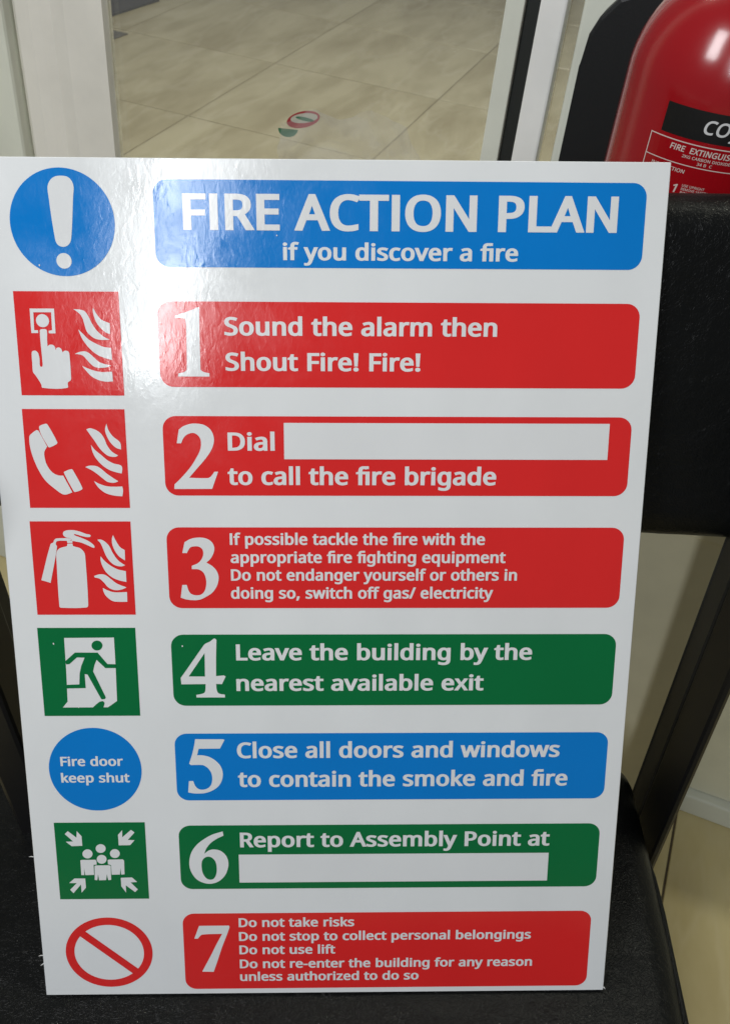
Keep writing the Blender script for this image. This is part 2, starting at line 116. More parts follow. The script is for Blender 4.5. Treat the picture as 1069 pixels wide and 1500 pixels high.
SHAPES = {"push":{"call_point":[[[28.87,505.54],[43.84,505.57],[43.68,490.48],[39.55,490.47],[39.53,492.1],[41.68,492.38],[41.91,503.33],[30.96,503.31],[30.67,492.37],[32.95,492.37],[32.95,490.61],[28.76,490.6]]],
"hand":[[[34.04,491.88],[34.39,492.72],[35.56,493.08],[37.82,492.94],[38.46,492.03],[38.12,482.68],[39.24,483.39],[40.68,483.53],[41.93,483.11],[42.82,481.62],[43.02,480.41],[43.52,481.4],[44.84,481.83],[46.22,481.26],[46.97,479.7],[47.34,478.84],[48.11,479.7],[49.7,479.84],[50.93,479.13],[51.36,476.99],[51.34,464.05],[51.02,461.52],[49.04,459.85],[48.59,456.59],[32.94,456.58],[32.38,458.61],[31.13,461.15],[29.22,464.4],[27.81,466.56],[27.8,471.95],[27.84,476.96],[28.22,479.11],[29.34,479.75],[30.75,479.61],[31.88,478.4],[32.53,474.82],[32.53,470.16],[33.96,470.02],[34.18,474.83],[34.04,480.54],[33.97,486.22]]],
"flame":[[[55.7,505.38,1],[60.62,504.9],[62.69,504.0],[64.62,501.07],[66.49,496.86],[69.07,492.64],[73.11,488.76],[76.91,486.78,1],[72.26,486.56],[68.03,487.33],[64.96,489.45],[62.98,491.92],[61.83,496.15],[60.99,499.66],[59.4,502.46]],[[67.78,506.31,1],[70.0,502.13],[72.65,498.98],[77.5,496.88,1],[77.47,490.18,1],[74.68,491.23],[71.31,494.4],[69.23,497.57],[68.27,500.37],[67.51,504.22]],[[57.85,492.97,1],[60.39,490.51],[63.73,486.97],[67.86,484.49],[72.73,482.36],[77.48,481.66,1],[77.62,474.15,1],[73.03,475.44],[68.15,477.72],[64.08,481.29],[61.12,485.19],[59.52,488.03],[58.62,490.5]],[[54.57,477.85,1],[57.87,479.14],[61.11,479.5],[63.55,478.43],[66.25,475.93],[69.3,473.07],[72.81,471.64],[77.06,470.71,1],[74.13,469.7],[69.79,469.26],[66.24,469.98],[63.52,472.35],[61.53,474.85],[59.51,476.86],[57.41,477.57]],[[58.73,470.4,1],[62.58,468.75],[66.8,467.31],[71.07,466.59],[77.21,466.96,1],[77.43,460.81,1],[72.88,460.59],[68.61,461.53],[64.42,463.7],[61.38,466.95]]]},"pushdot":[36.23,498.21],
"phone":{"earpiece":[[[28.74,431.26],[33.05,433.71],[34.25,433.22],[39.62,421.75],[38.98,420.55],[35.03,418.57],[33.66,418.72]]],
"mouthpiece":[[[42.37,401.79],[43.13,402.73],[47.2,404.16],[48.21,403.58],[53.57,391.67],[52.79,390.44],[48.63,389.0],[47.82,389.51]]],
"handset":[[[22.05,424.94],[23.01,426.7],[26.88,429.51],[28.24,429.3,1],[32.98,418.93,1],[31.01,415.74],[30.75,412.18],[31.88,406.83],[34.87,402.16],[38.21,400.15],[41.82,399.85,1],[46.86,388.78,1],[42.9,387.33],[40.12,387.7],[35.48,391.34],[30.26,396.41],[26.57,402.89],[23.7,410.76],[22.1,418.58]]],
"flame":[[[58.63,430.2,1],[61.08,430.9],[64.47,429.85],[67.44,427.74],[69.65,424.21],[71.13,419.97],[74.01,415.71],[77.9,413.21,1],[75.9,412.29],[71.76,412.86],[68.43,415.35],[65.85,418.55],[63.34,422.8],[60.82,426.68]],[[71.6,433.92,1],[72.73,429.49],[75.27,425.62],[79.55,421.73],[79.99,417.12,1],[76.92,418.19],[73.64,421.38],[71.46,425.62],[70.47,429.85]],[[60.96,420.11,1],[62.99,417.13],[66.94,413.58],[70.9,410.01],[74.95,407.86],[79.07,406.78],[80.02,404.98],[79.47,401.39,1],[76.02,402.11],[71.24,403.92],[66.57,407.51],[63.03,412.15],[61.42,416.43]],[[56.35,405.58,1],[58.85,406.44],[63.02,406.29],[65.72,405.0],[69.7,401.4],[73.04,398.88],[76.95,396.2,1],[74.23,395.19],[70.07,395.78],[67.39,397.8],[64.07,400.69],[60.73,403.21]],[[61.36,396.37,1],[64.39,394.56],[68.51,393.1],[72.68,392.59],[79.35,392.72,1],[79.68,389.82],[78.99,386.18,1],[74.45,386.55],[68.91,388.02],[64.87,390.93],[62.6,393.83]]]},"ext":{"cylinder":[[[40.68,352.33],[41.15,353.97,1],[44.5,354.11,1],[44.82,352.47],[49.13,350.96],[51.78,347.95],[52.25,344.19],[51.95,311.36],[50.74,309.43],[33.72,309.26],[32.71,310.28],[33.18,341.98],[33.62,348.0],[35.58,350.62],[38.51,351.74]]],
"valve_neck":[[[41.08,355.99,1],[44.49,355.98,1],[44.53,354.56,1],[41.12,354.5,1]]],
"hose":[[[34.3,357.57],[43.18,357.7],[43.84,356.95],[43.07,356.06],[34.89,355.86],[33.55,353.99],[34.24,351.75],[28.14,326.82,1],[22.19,328.75,1],[30.11,353.63],[31.98,354.89],[32.82,356.61]]],
"lever":[[[39.24,362.17],[41.43,363.13],[45.69,363.27],[49.88,362.29],[54.02,360.65],[56.67,359.9],[56.02,358.56],[51.79,359.02],[46.22,360.67],[46.03,359.92],[49.62,358.43],[54.45,356.18],[57.51,353.93],[58.81,352.06],[58.26,351.16],[55.62,352.29],[50.79,354.55],[45.19,355.83],[44.13,355.98],[43.87,357.32],[42.84,357.92],[41.08,358.08],[39.38,359.2],[38.75,360.31]]],
"flame":[[[60.88,356.68,1],[63.02,356.9],[65.78,355.4],[68.45,352.4],[70.33,347.9],[73.6,342.62],[78.06,339.05,1],[75.51,338.3],[71.27,339.22],[68.2,341.88],[65.91,345.65],[64.4,350.17],[62.86,354.29]],[[71.37,359.86,1],[72.93,356.13],[75.53,351.64],[78.42,349.6,1],[78.25,342.45,1],[74.47,345.25],[71.84,349.4],[70.46,353.9],[70.53,357.63]],[[62.32,345.29,1],[64.98,341.89],[69.07,338.47],[73.25,336.18],[78.35,335.03,1],[78.3,327.41,1],[73.54,328.57],[69.33,330.49],[65.25,334.31],[63.01,338.87],[62.16,342.65]],[[57.19,331.68,1],[60.85,332.81],[64.42,332.41],[67.85,329.74],[71.97,326.29],[78.17,323.58,1],[74.62,322.06],[70.27,321.69],[66.06,323.63],[63.38,327.08],[60.67,329.76],[57.49,330.68]],[[62.43,323.26,1],[65.92,321.33],[70.19,320.16],[78.28,320.36,1],[78.13,313.42,1],[72.7,313.44],[68.39,314.0],[64.26,317.49],[62.66,320.95]]]},"exit":{"doorway":[[[34.17,287.57],[67.64,287.8],[67.53,266.97],[67.0,241.05],[60.51,236.32],[29.64,236.27],[33.19,240.62],[33.89,263.26]]],
"running_figure":[[[40.68,277.02],[55.98,276.94],[62.11,268.55],[67.75,268.37],[67.59,265.57],[60.51,265.61],[54.95,271.69],[53.28,267.82],[52.06,263.16],[59.51,243.87],[58.94,242.68],[56.75,242.3],[56.07,243.09],[48.19,260.84],[46.21,261.24],[46.26,250.81],[33.37,250.57],[33.34,253.24],[42.12,253.59],[42.87,261.65],[44.3,267.09],[46.99,273.28],[41.87,273.46],[36.4,268.53],[34.39,268.31],[33.69,270.64]],[[49.86,235.98],[52.55,238.59],[54.83,240.49],[57.04,241.11],[58.22,240.31],[58.36,239.11],[57.31,235.94]],[[59.64,282.09],[59.5,281.28],[59.18,280.52],[58.69,279.84],[58.07,279.27],[57.35,278.84],[56.55,278.57],[55.72,278.49],[54.9,278.58],[54.14,278.85],[53.46,279.29],[52.91,279.86],[52.52,280.55],[52.29,281.32],[52.25,282.12],[52.39,282.92],[52.71,283.68],[53.19,284.37],[53.81,284.93],[54.54,285.36],[55.34,285.62],[56.16,285.71],[56.98,285.61],[57.74,285.34],[58.42,284.91],[58.97,284.34],[59.36,283.65],[59.59,282.89]]]},"asm":{"arrow":[[[26.02,139.74],[31.8,134.46],[32.35,139.68],[35.49,135.6],[35.53,127.77],[27.91,127.52],[23.93,131.17],[29.2,131.35],[23.68,137.42]],[[70.94,140.5],[73.36,138.37],[68.25,132.32],[73.03,132.12],[69.74,128.07],[61.51,127.99],[61.5,136.53],[64.65,140.24],[64.47,134.55]],[[35.77,100.79],[35.83,93.16],[32.43,88.92],[32.4,95.85],[26.51,88.58],[24.27,91.43],[29.5,97.01],[23.97,97.06],[28.03,100.87]],[[61.46,101.17],[69.58,101.41],[73.06,97.6],[68.32,97.25],[73.23,91.4],[71.16,89.16],[64.72,94.87],[64.61,88.82],[61.42,94.1]]],
"gathered_figures":[[[42.37,121.09],[42.23,120.26],[41.91,119.48],[41.44,118.78],[40.84,118.2],[40.14,117.76],[39.36,117.49],[38.56,117.41],[37.77,117.51],[37.04,117.79],[36.39,118.24],[35.86,118.83],[35.48,119.54],[35.27,120.33],[35.23,121.16],[35.38,121.98],[35.69,122.76],[36.16,123.46],[36.76,124.04],[37.47,124.47],[38.24,124.74],[39.04,124.82],[39.82,124.72],[40.56,124.44],[41.21,124.0],[41.74,123.4],[42.12,122.7],[42.33,121.91]],[[52.03,125.41],[51.9,124.62],[51.59,123.88],[51.12,123.21],[50.53,122.65],[49.82,122.23],[49.05,121.98],[48.25,121.9],[47.47,121.99],[46.73,122.26],[46.08,122.69],[45.55,123.26],[45.16,123.94],[44.95,124.69],[44.91,125.48],[45.04,126.26],[45.35,127.01],[45.82,127.67],[46.42,128.23],[47.12,128.64],[47.89,128.9],[48.68,128.98],[49.47,128.88],[50.21,128.61],[50.86,128.19],[51.39,127.62],[51.77,126.95],[51.99,126.2]],[[61.88,121.21],[61.75,120.41],[61.45,119.64],[60.99,118.96],[60.41,118.39],[59.72,117.96],[58.96,117.7],[58.18,117.61],[57.4,117.71],[56.67,117.99],[56.03,118.43],[55.51,119.01],[55.13,119.7],[54.92,120.47],[54.88,121.28],[55.01,122.09],[55.32,122.85],[55.77,123.54],[56.36,124.1],[57.05,124.53],[57.8,124.79],[58.59,124.87],[59.36,124.78],[60.09,124.5],[60.72,124.06],[61.25,123.48],[61.63,122.79],[61.84,122.02]],[[52.13,116.56],[51.99,115.75],[51.69,114.99],[51.23,114.3],[50.64,113.73],[49.95,113.3],[49.19,113.03],[48.4,112.95],[47.63,113.05],[46.9,113.33],[46.26,113.77],[45.74,114.35],[45.36,115.05],[45.15,115.82],[45.11,116.63],[45.25,117.44],[45.56,118.21],[46.02,118.89],[46.61,119.46],[47.3,119.89],[48.06,120.15],[48.84,120.23],[49.61,120.14],[50.34,119.86],[50.98,119.42],[51.5,118.84],[51.87,118.15],[52.09,117.37]],[[33.3,115.8],[34.22,116.18],[44.2,116.24],[44.81,115.05],[44.85,112.27],[42.56,112.06],[42.39,103.77],[36.09,103.59],[35.49,109.18],[35.4,103.6],[33.19,103.62]],[[52.92,115.92],[53.83,116.31],[63.82,116.45],[64.65,115.25],[64.32,104.02],[61.89,103.89],[61.71,109.32],[60.99,103.9],[55.04,103.8],[55.09,111.77],[52.92,112.43]],[[43.19,111.09],[44.25,111.56],[53.56,111.63],[54.77,111.14],[54.44,99.48],[52.29,99.34],[51.61,104.23],[50.77,99.36],[45.71,99.25],[45.32,104.3],[44.39,99.26],[42.61,99.6]]]},"exclaim":[[53.5,583.45],[58.49,582.31],[60.85,578.05],[60.23,571.8],[57.32,547.06],[55.44,543.65],[52.25,542.43],[49.03,543.63],[47.62,547.03],[45.53,571.74],[45.58,577.98],[48.74,582.27]],
"exdot":[52.09,534.17],
"num":{"1":[[[132.07,506.85,1],[133.25,506.86,1],[132.77,485.71,1],[132.65,468.27,1],[134.54,466.98],[138.22,466.11,1],[138.15,464.08,1],[118.4,464.07,1],[118.62,466.0,1],[122.26,466.82],[124.0,468.27,1],[124.29,472.35],[124.68,492.79],[124.51,498.43],[123.76,499.93],[121.64,500.3],[118.32,500.29,1],[117.99,501.6,1],[121.74,502.87],[128.46,505.22]]],
"2":[[[115.69,421.3,1],[117.4,430.21,1],[120.16,432.25],[124.69,433.84],[129.18,434.07],[133.62,433.16],[137.56,430.2],[139.43,425.64],[139.31,421.51],[137.59,416.92],[133.81,411.38],[128.16,404.89],[122.72,398.61,1],[134.75,398.45],[136.82,399.52],[139.19,402.65,1],[141.55,402.64,1],[137.34,391.23,1],[112.89,391.12,1],[113.11,394.17,1],[116.55,397.45],[123.65,405.36],[128.43,412.77],[130.62,417.38],[131.21,421.52],[130.65,424.73],[128.49,427.24],[125.83,428.02],[122.19,426.79],[119.85,424.27],[118.53,421.3,1]]],
"3":[[[116.18,347.64,1],[117.92,355.05,1],[121.97,357.35],[126.85,358.26],[131.68,357.79],[135.58,355.47],[137.32,351.76],[136.89,348.05],[134.77,343.86],[131.8,340.97,1],[135.93,338.25],[138.71,334.48],[139.56,330.24],[138.19,324.57],[134.92,319.83],[130.8,316.99],[126.24,314.86],[121.75,314.55],[117.29,315.14],[113.85,316.34,1],[115.23,325.36,1],[118.21,325.35,1],[119.31,321.32],[121.01,318.93],[124.56,317.97],[127.72,318.67],[130.04,321.28],[131.22,326.02],[131.0,330.27],[129.57,334.04],[126.53,336.16],[122.01,336.41,1],[122.09,338.76,1],[126.24,340.62],[128.77,343.41],[130.01,347.14],[129.44,350.16],[127.51,351.88],[124.88,352.26],[121.76,351.57],[120.14,349.49],[119.18,347.54,1]]],
"4":[[[129.42,283.45],[132.28,284.83],[134.71,286.82],[135.67,286.91],[136.63,285.98,1],[135.96,273.82,1],[135.53,259.42,1],[140.87,259.91,1],[142.07,259.15,1],[139.38,253.45,1],[135.36,253.56,1],[135.74,248.69],[136.99,246.52],[141.13,245.54,1],[141.2,243.47,1],[121.62,243.49,1],[121.51,245.41,1],[126.02,246.44],[127.6,247.78],[128.23,253.51,1],[111.61,253.36,1],[111.36,258.13,1],[113.9,261.67,1],[128.09,282.38,1]],[[116.85,259.19,1],[127.97,259.13,1],[128.33,276.44,1]]],
"5":[[[119.41,211.81,1],[138.75,211.68,1],[139.79,211.2,1],[136.43,204.51,1],[121.61,204.43,1],[120.24,199.35,1],[123.97,199.32],[128.6,198.1],[133.18,194.99],[136.45,190.69],[137.79,185.44],[136.99,179.7],[134.28,174.92],[129.9,171.58],[124.69,169.69],[120.39,169.34],[116.54,169.52],[112.92,170.27,1],[113.81,179.17,1],[116.8,179.29,1],[118.04,175.53],[120.09,173.11],[123.07,172.36],[126.52,173.3],[129.18,175.92],[130.27,180.71],[129.69,185.5],[127.47,189.33],[124.56,191.5],[122.02,191.85],[115.64,191.8,1],[114.5,193.0,1],[116.78,199.84],[118.52,206.89]]],
"6":[[[136.23,138.8,1],[136.75,135.37,1],[132.15,133.06],[127.09,129.11],[124.06,124.88],[122.47,120.63,1],[126.08,123.44],[129.82,124.12],[134.33,122.89],[137.95,119.06],[139.48,114.28],[139.12,108.55],[136.66,102.33],[131.93,97.56],[126.87,95.77],[121.87,96.21],[116.55,99.16],[112.99,104.49],[111.46,110.26],[111.77,116.46],[113.65,122.61],[117.57,128.25],[123.09,132.91],[128.96,136.38]],[[122.57,117.3],[120.61,114.47],[120.16,109.69],[120.89,104.41],[123.26,100.3],[126.13,99.06],[128.67,100.0],[130.44,103.35],[131.09,108.63],[130.34,113.89],[127.95,117.25],[125.29,118.23]]],
"7":[[[116.46,59.98,1],[138.44,60.06,1],[138.8,58.56,1],[136.62,52.0],[132.7,41.16],[129.14,29.75],[125.89,19.8,1],[117.3,20.05,1],[124.45,34.59],[128.77,44.05],[133.24,52.98,1],[118.6,52.44],[116.54,50.82],[115.27,48.94,1],[112.55,48.98,1],[114.69,55.08]]]},"text":{"head":[["FIRE ACTION PLAN",125.4,389.7,552.88,21.17],["if you discover a #re",185.5,329.8,535.46,10.17]],
"b1":[["Sound the alarm then",148.3,318.8,489.7,11.32],["Shout Fire! Fire!",148.4,271.1,467.75,11.32]],
"b2":[["Dial",148.3,178.4,416.55,11.81],["to call the #re brigade",147.7,322.1,393.88,11.81]],
"b3":[["If possible tackle the #re with the",147.7,316.4,353.2,7.99],["appropriate #re #ghting equipment",147.9,330.6,340.63,7.99],["Do not endanger yourself or others in",147.8,338.8,328.28,7.99],["doing so, switch off gas/ electricity",147.4,323.3,315.56,7.99]],
"b4":[["Leave the building by the",149.6,351.8,270.94,11.77],["nearest available exit",149.2,319.3,248.25,11.77]],
"b5":[["Close all doors and windows",148.2,375.1,196.94,12.19],["to contain the smoke and #re",148.4,381.9,174.33,12.19]],
"c5":[["Fire door",24.8,68.4,191.38,7.18],["keep shut",24.4,72.3,178.49,7.18]],
"b6":[["Report to Assembly Point at",148.4,371.8,125.67,12.03]],
"b7":[["Do not take risks",145.6,230.8,58.63,7.65],["Do not stop to collect personal belongings",145.5,362.4,46.67,7.65],["Do not use lift",145.5,216.7,35.03,7.65],["Do not re-enter the building for any reason",145.5,364.4,22.74,7.65],["unless authorized to do so",145.4,279.3,11.46,7.65]]}}


# ------------------------------------------------------------------ materials
def material(name, color, rough=0.5, spec=0.5, metal=0.0):
    m = bpy.data.materials.new(name)
    m.use_nodes = True
    b = m.node_tree.nodes['Principled BSDF']
    b.inputs['Base Color'].default_value = (*color, 1)
    b.inputs['Roughness'].default_value = rough
    b.inputs['Specular IOR Level'].default_value = spec
    b.inputs['Metallic'].default_value = metal
    return m, m.node_tree.nodes, m.node_tree.links, b

def lnk(links, a, ao, b, bi):
    links.new(a.outputs[ao], b.inputs[bi])

def coords(nodes, links, scale=(1, 1, 1)):
    t = nodes.new('ShaderNodeTexCoord')
    mp = nodes.new('ShaderNodeMapping')
    mp.inputs['Scale'].default_value = scale
    links.new(t.outputs['Object'], mp.inputs['Vector'])
    return mp

def noise_node(nodes, links, mp, scale, detail=2.0, rough=0.5, dist=0.0):
    n = nodes.new('ShaderNodeTexNoise')
    n.inputs['Scale'].default_value = scale
    n.inputs['Detail'].default_value = detail
    n.inputs['Roughness'].default_value = rough
    n.inputs['Distortion'].default_value = dist
    links.new(mp.outputs[0], n.inputs['Vector'])
    return n

def add_bump(nodes, links, b, src, strength, dist, prev=None):
    bp = nodes.new('ShaderNodeBump')
    bp.inputs['Strength'].default_value = strength
    bp.inputs['Distance'].default_value = dist
    links.new(src, bp.inputs['Height'])
    if prev: links.new(prev.outputs[0], bp.inputs['Normal'])
    links.new(bp.outputs[0], b.inputs['Normal'])
    return bp

def print_material(name, color):
    """laminated vinyl print: glossy film with a rippled surface over the ink"""
    m, n, l, b = material(name, color, 0.14, 0.42)
    mp = coords(n, l, (1.5, 0.8, 1.0))
    a = noise_node(n, l, mp, 170.0, 2.0, 0.55, 0.6)
    c = noise_node(n, l, mp, 9.0, 1.0)
    b1 = add_bump(n, l, b, c.outputs[0], 0.3, 0.0012)
    add_bump(n, l, b, a.outputs[0], 0.5, 0.00010, b1)
    # slightly uneven ink and faint rubbing
    v = noise_node(n, l, mp, 14.0, 4.0)
    mix = n.new('ShaderNodeMix'); mix.data_type = 'RGBA'
    mix.inputs[6].default_value = (*[x * 0.93 for x in color], 1)
    mix.inputs[7].default_value = (*[min(1, x * 1.05) for x in color], 1)
    l.new(v.outputs[0], mix.inputs[0]); l.new(mix.outputs[2], b.inputs['Base Color'])
    r = n.new('ShaderNodeMapRange')
    r.inputs[3].default_value = 0.09; r.inputs[4].default_value = 0.19
    sm = noise_node(n, l, coords(n, l, (1.0, 1.0, 1.0)), 22.0, 7.0, 0.68, 0.4)
    l.new(sm.outputs[0], r.inputs[0]); l.new(r.outputs[0], b.inputs['Roughness'])
    r.inputs[1].default_value = 0.35; r.inputs[2].default_value = 0.65
    return m
M = {}
M['white'] = print_material('white_film', (0.74, 0.76, 0.775))
M['letter'] = print_material('white_print', (0.72, 0.735, 0.75))
M['blue'] = print_material('blue_print', (0.0, 0.19, 0.60))
M['red'] = print_material('red_print', (0.69, 0.022, 0.022))
M['green'] = print_material('green_print', (0.0, 0.145, 0.040))
M['edge'] = material('foam_edge', (0.62, 0.62, 0.62), 0.8)[0]

m, n, l, b = material('black_leatherette', (0.004, 0.0045, 0.0047), 0.33, 0.19)
mp = coords(n, l)
vor = n.new('ShaderNodeTexVoronoi'); vor.feature = 'DISTANCE_TO_EDGE'
vor.inputs['Scale'].default_value = 330.0
w0 = noise_node(n, l, mp, 55.0, 3.0, 0.6)
ad = n.new('ShaderNodeMix'); ad.data_type = 'RGBA'; ad.inputs[0].default_value = 0.03
l.new(mp.outputs[0], ad.inputs[6]); l.new(w0.outputs[1], ad.inputs[7]); l.new(ad.outputs[2], vor.inputs['Vector'])
cr = n.new('ShaderNodeMapRange'); cr.inputs[2].default_value = 0.25
l.new(vor.outputs[0], cr.inputs[0])
w1 = noise_node(n, l, mp, 38.0, 4.0, 0.6, 1.2)
w2 = noise_node(n, l, mp, 260.0, 2.0, 0.6, 0.5)
b1 = add_bump(n, l, b, w1.outputs[0], 0.5, 0.0012)
b2 = add_bump(n, l, b, cr.outputs[0], 0.5, 0.00022, b1)
add_bump(n, l, b, w2.outputs[0], 0.3, 0.00012, b2)
M['leather'] = m
m, n, l, b = material('black_painted_steel', (0.007, 0.007, 0.0075), 0.45, 0.35)
mp = coords(n, l); a = noise_node(n, l, mp, 400.0, 2.0); add_bump(n, l, b, a.outputs[0], 0.25, 0.0002)
M['steel'] = m
m, n, l, b = material('grey_painted_steel', (0.020, 0.020, 0.018), 0.5, 0.4)
mp = coords(n, l); a = noise_node(n, l, mp, 300.0, 2.0); add_bump(n, l, b, a.outputs[0], 0.25, 0.0002)
M['steel_grey'] = m
m, n, l, b = material('black_plastic', (0.007, 0.008, 0.009), 0.5, 0.4)
mp = coords(n, l); a = noise_node(n, l, mp, 500.0, 2.0); add_bump(n, l, b, a.outputs[0], 0.3, 0.0003)
M['plastic'] = m
M['rubber'] = material('black_rubber', (0.008, 0.008, 0.008), 0.7)[0]
m, n, l, b = material('red_enamel', (0.31, 0.004, 0.008), 0.22, 0.45)
b.inputs['Coat Weight'].default_value = 0.5; b.inputs['Coat Roughness'].default_value = 0.13
mp = coords(n, l); a = noise_node(n, l, mp, 60.0, 2.0); add_bump(n, l, b, a.outputs[0], 0.25, 0.0006)
M['enamel'] = m
M['label_black'] = material('black_label', (0.004, 0.004, 0.004), 0.45)[0]
M['label_ink'] = material('pale_label_ink', (0.62, 0.52, 0.48), 0.5)[0]
M['label_white'] = material('white_label_ink', (0.62, 0.62, 0.62), 0.5)[0]
M['brass'] = material('brass', (0.6, 0.42, 0.15), 0.3, 0.5, 1.0)[0]

def painted(name, color, rough=0.35, dirt=0.06):
    m, n, l, b = material(name, color, rough)
    mp = coords(n, l)
    a = noise_node(n, l, mp, 6.0, 5.0, 0.6)
    mix = n.new('ShaderNodeMix'); mix.data_type = 'RGBA'
    mix.inputs[6].default_value = (*[c * (1 - dirt * 2.5) for c in color], 1)
    mix.inputs[7].default_value = (*color, 1)
    rg = n.new('ShaderNodeMapRange'); rg.inputs[1].default_value = 0.3; rg.inputs[2].default_value = 0.6
    l.new(a.outputs[0], rg.inputs[0]); l.new(rg.outputs[0], mix.inputs[0]); l.new(mix.outputs[2], b.inputs['Base Color'])
    g = noise_node(n, l, mp, 250.0, 2.0); add_bump(n, l, b, g.outputs[0], 0.2, 0.0002)
    return m
M['frame'] = painted('white_aluminium', (0.9, 0.9, 0.87), 0.3)
M['frame_pale'] = painted('pale_aluminium', (0.72, 0.74, 0.65), 0.4)
M['frame_grey'] = painted('grey_white_profile', (0.80, 0.78, 0.72), 0.4)
M['panel'] = painted('cream_board', (0.72, 0.71, 0.56), 0.45, 0.05)
M['cabinet'] = painted('beige_cabinet_board', (0.68, 0.64, 0.47), 0.5, 0.06)
M['gasket'] = material('black_gasket', (0.012, 0.014, 0.013), 0.5)[0]

def tile_material(name, ca, cb, cv, rough):
    m, n, l, b = material(name, ca, rough)
    g = n.new('ShaderNodeNewGeometry')
    oi = n.new('ShaderNodeObjectInfo')
    mp = n.new('ShaderNodeMapping'); mp.inputs['Scale'].default_value = (2.4, 0.7, 1)
    mp.inputs['Rotation'].default_value = (0, 0, 0.35)
    va = n.new('ShaderNodeVectorMath'); va.operation = 'MULTIPLY_ADD'
    va.inputs[1].default_value = (1, 1, 1)
    cmb = n.new('ShaderNodeCombineXYZ')
    mu = n.new('ShaderNodeMath'); mu.operation = 'MULTIPLY'; mu.inputs[1].default_value = 30.0
    l.new(oi.outputs['Random'], mu.inputs[0]); l.new(mu.outputs[0], cmb.inputs[0]); l.new(mu.outputs[0], cmb.inputs[2])
    l.new(g.outputs['Position'], va.inputs[0]); l.new(cmb.outputs[0], va.inputs[2]); l.new(va.outputs[0], mp.inputs[0])
    a = noise_node(n, l, mp, 3.2, 5.0, 0.6, 0.3)
    v = noise_node(n, l, mp, 2.2, 4.0, 0.55, 0.15)
    cr = n.new('ShaderNodeValToRGB')
    cr.color_ramp.elements[0].position = 0.36; cr.color_ramp.elements[0].color = (*cb, 1)
    cr.color_ramp.elements[1].position = 0.62; cr.color_ramp.elements[1].color = (*ca, 1)
    l.new(a.outputs[0], cr.inputs[0])
    ve = n.new('ShaderNodeValToRGB')
    ve.color_ramp.elements[0].position = 0.47; ve.color_ramp.elements[0].color = (0, 0, 0, 1)
    ve.color_ramp.elements[1].position = 0.53; ve.color_ramp.elements[1].color = (0, 0, 0, 1)
    e = ve.color_ramp.elements.new(0.5); e.color = (0.25, 0.25, 0.25, 1)
    l.new(v.outputs[0], ve.inputs[0])
    mix = n.new('ShaderNodeMix'); mix.data_type = 'RGBA'
    mix.inputs[7].default_value = (*cv, 1)
    l.new(ve.outputs[0], mix.inputs[0]); l.new(cr.outputs[0], mix.inputs[6]); l.new(mix.outputs[2], b.inputs['Base Color'])
    return m
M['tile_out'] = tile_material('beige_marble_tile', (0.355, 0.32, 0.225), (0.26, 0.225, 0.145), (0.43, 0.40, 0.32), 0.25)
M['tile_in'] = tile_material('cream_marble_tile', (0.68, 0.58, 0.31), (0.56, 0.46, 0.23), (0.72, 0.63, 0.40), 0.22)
M['grout'] = material('brown_grout', (0.11, 0.085, 0.055), 0.9)[0]
M['inset'] = painted('dark_slate_tile', (0.075, 0.068, 0.065), 0.35)
M['mat'] = painted('charcoal_mat', (0.03, 0.028, 0.036), 0.8)

def clear_material(name, tint, gloss_rough, haze, film=1.0, fixed=None):
    m = bpy.data.materials.new(name); m.use_nodes = True
    n, l = m.node_tree.nodes, m.node_tree.links
    n.clear()
    out = n.new('ShaderNodeOutputMaterial')
    tr = n.new('ShaderNodeBsdfTransparent'); tr.inputs[0].default_value = (*tint, 1)
    gl = n.new('ShaderNodeBsdfGlossy'); gl.inputs['Roughness'].default_value = gloss_rough
    df = n.new('ShaderNodeBsdfDiffuse'); df.inputs[0].default_value = (0.7, 0.7, 0.68, 1)
    fr = n.new('ShaderNodeFresnel'); fr.inputs[0].default_value = 1.45
    m1 = n.new('ShaderNodeMixShader'); m1.inputs[0].default_value = haze
    m2 = n.new('ShaderNodeMixShader')
    l.new(tr.outputs[0], m1.inputs[1]); l.new(df.outputs[0], m1.inputs[2])
    mu = n.new('ShaderNodeMath'); mu.operation = 'MULTIPLY'; mu.inputs[1].default_value = film
    l.new(fr.outputs[0], mu.inputs[0]); l.new(mu.outputs[0], m2.inputs[0])
    if fixed is not None: l.remove(m2.inputs[0].links[0]); m2.inputs[0].default_value = fixed
    l.new(m1.outputs[0], m2.inputs[1]); l.new(gl.outputs[0], m2.inputs[2]); l.new(m2.outputs[0], out.inputs[0])
    return m
M['glass'] = clear_material('window_glass', (0.97, 0.985, 0.965), 0.02, 0.05, 0.8)  # slight diffuse haze mixed in for faint reflections on the panes
M['film'] = clear_material('reflection_film', (0.99, 0.99, 0.99), 0.15, 0.17, 1.0, 0.08)
M['refl_red'] = material('reflection_red', (0.32, 0.03, 0.04), 0.4)[0]
M['refl_white'] = material('reflection_white', (0.45, 0.44, 0.36), 0.4)[0]
M['refl_green'] = material('reflection_green', (0.03, 0.14, 0.07), 0.4)[0]

# ------------------------------------------------------------------ object helpers
def link(name, me, mat=None, parent=None, smooth=False):
    o = bpy.data.objects.new(name, me)
    COL.objects.link(o)
    if mat is not None: me.materials.append(mat)
    if parent is not None: o.parent = parent
    if smooth:
        for p in me.polygons: p.use_smooth = True
    return o

def bm_obj(name, bm, mat=None, parent=None, smooth=False):
    me = bpy.data.meshes.new(name)
    bmesh.ops.recalc_face_normals(bm, faces=bm.faces[:])
    bm.to_mesh(me); bm.free()
    return link(name, me, mat, parent, smooth)

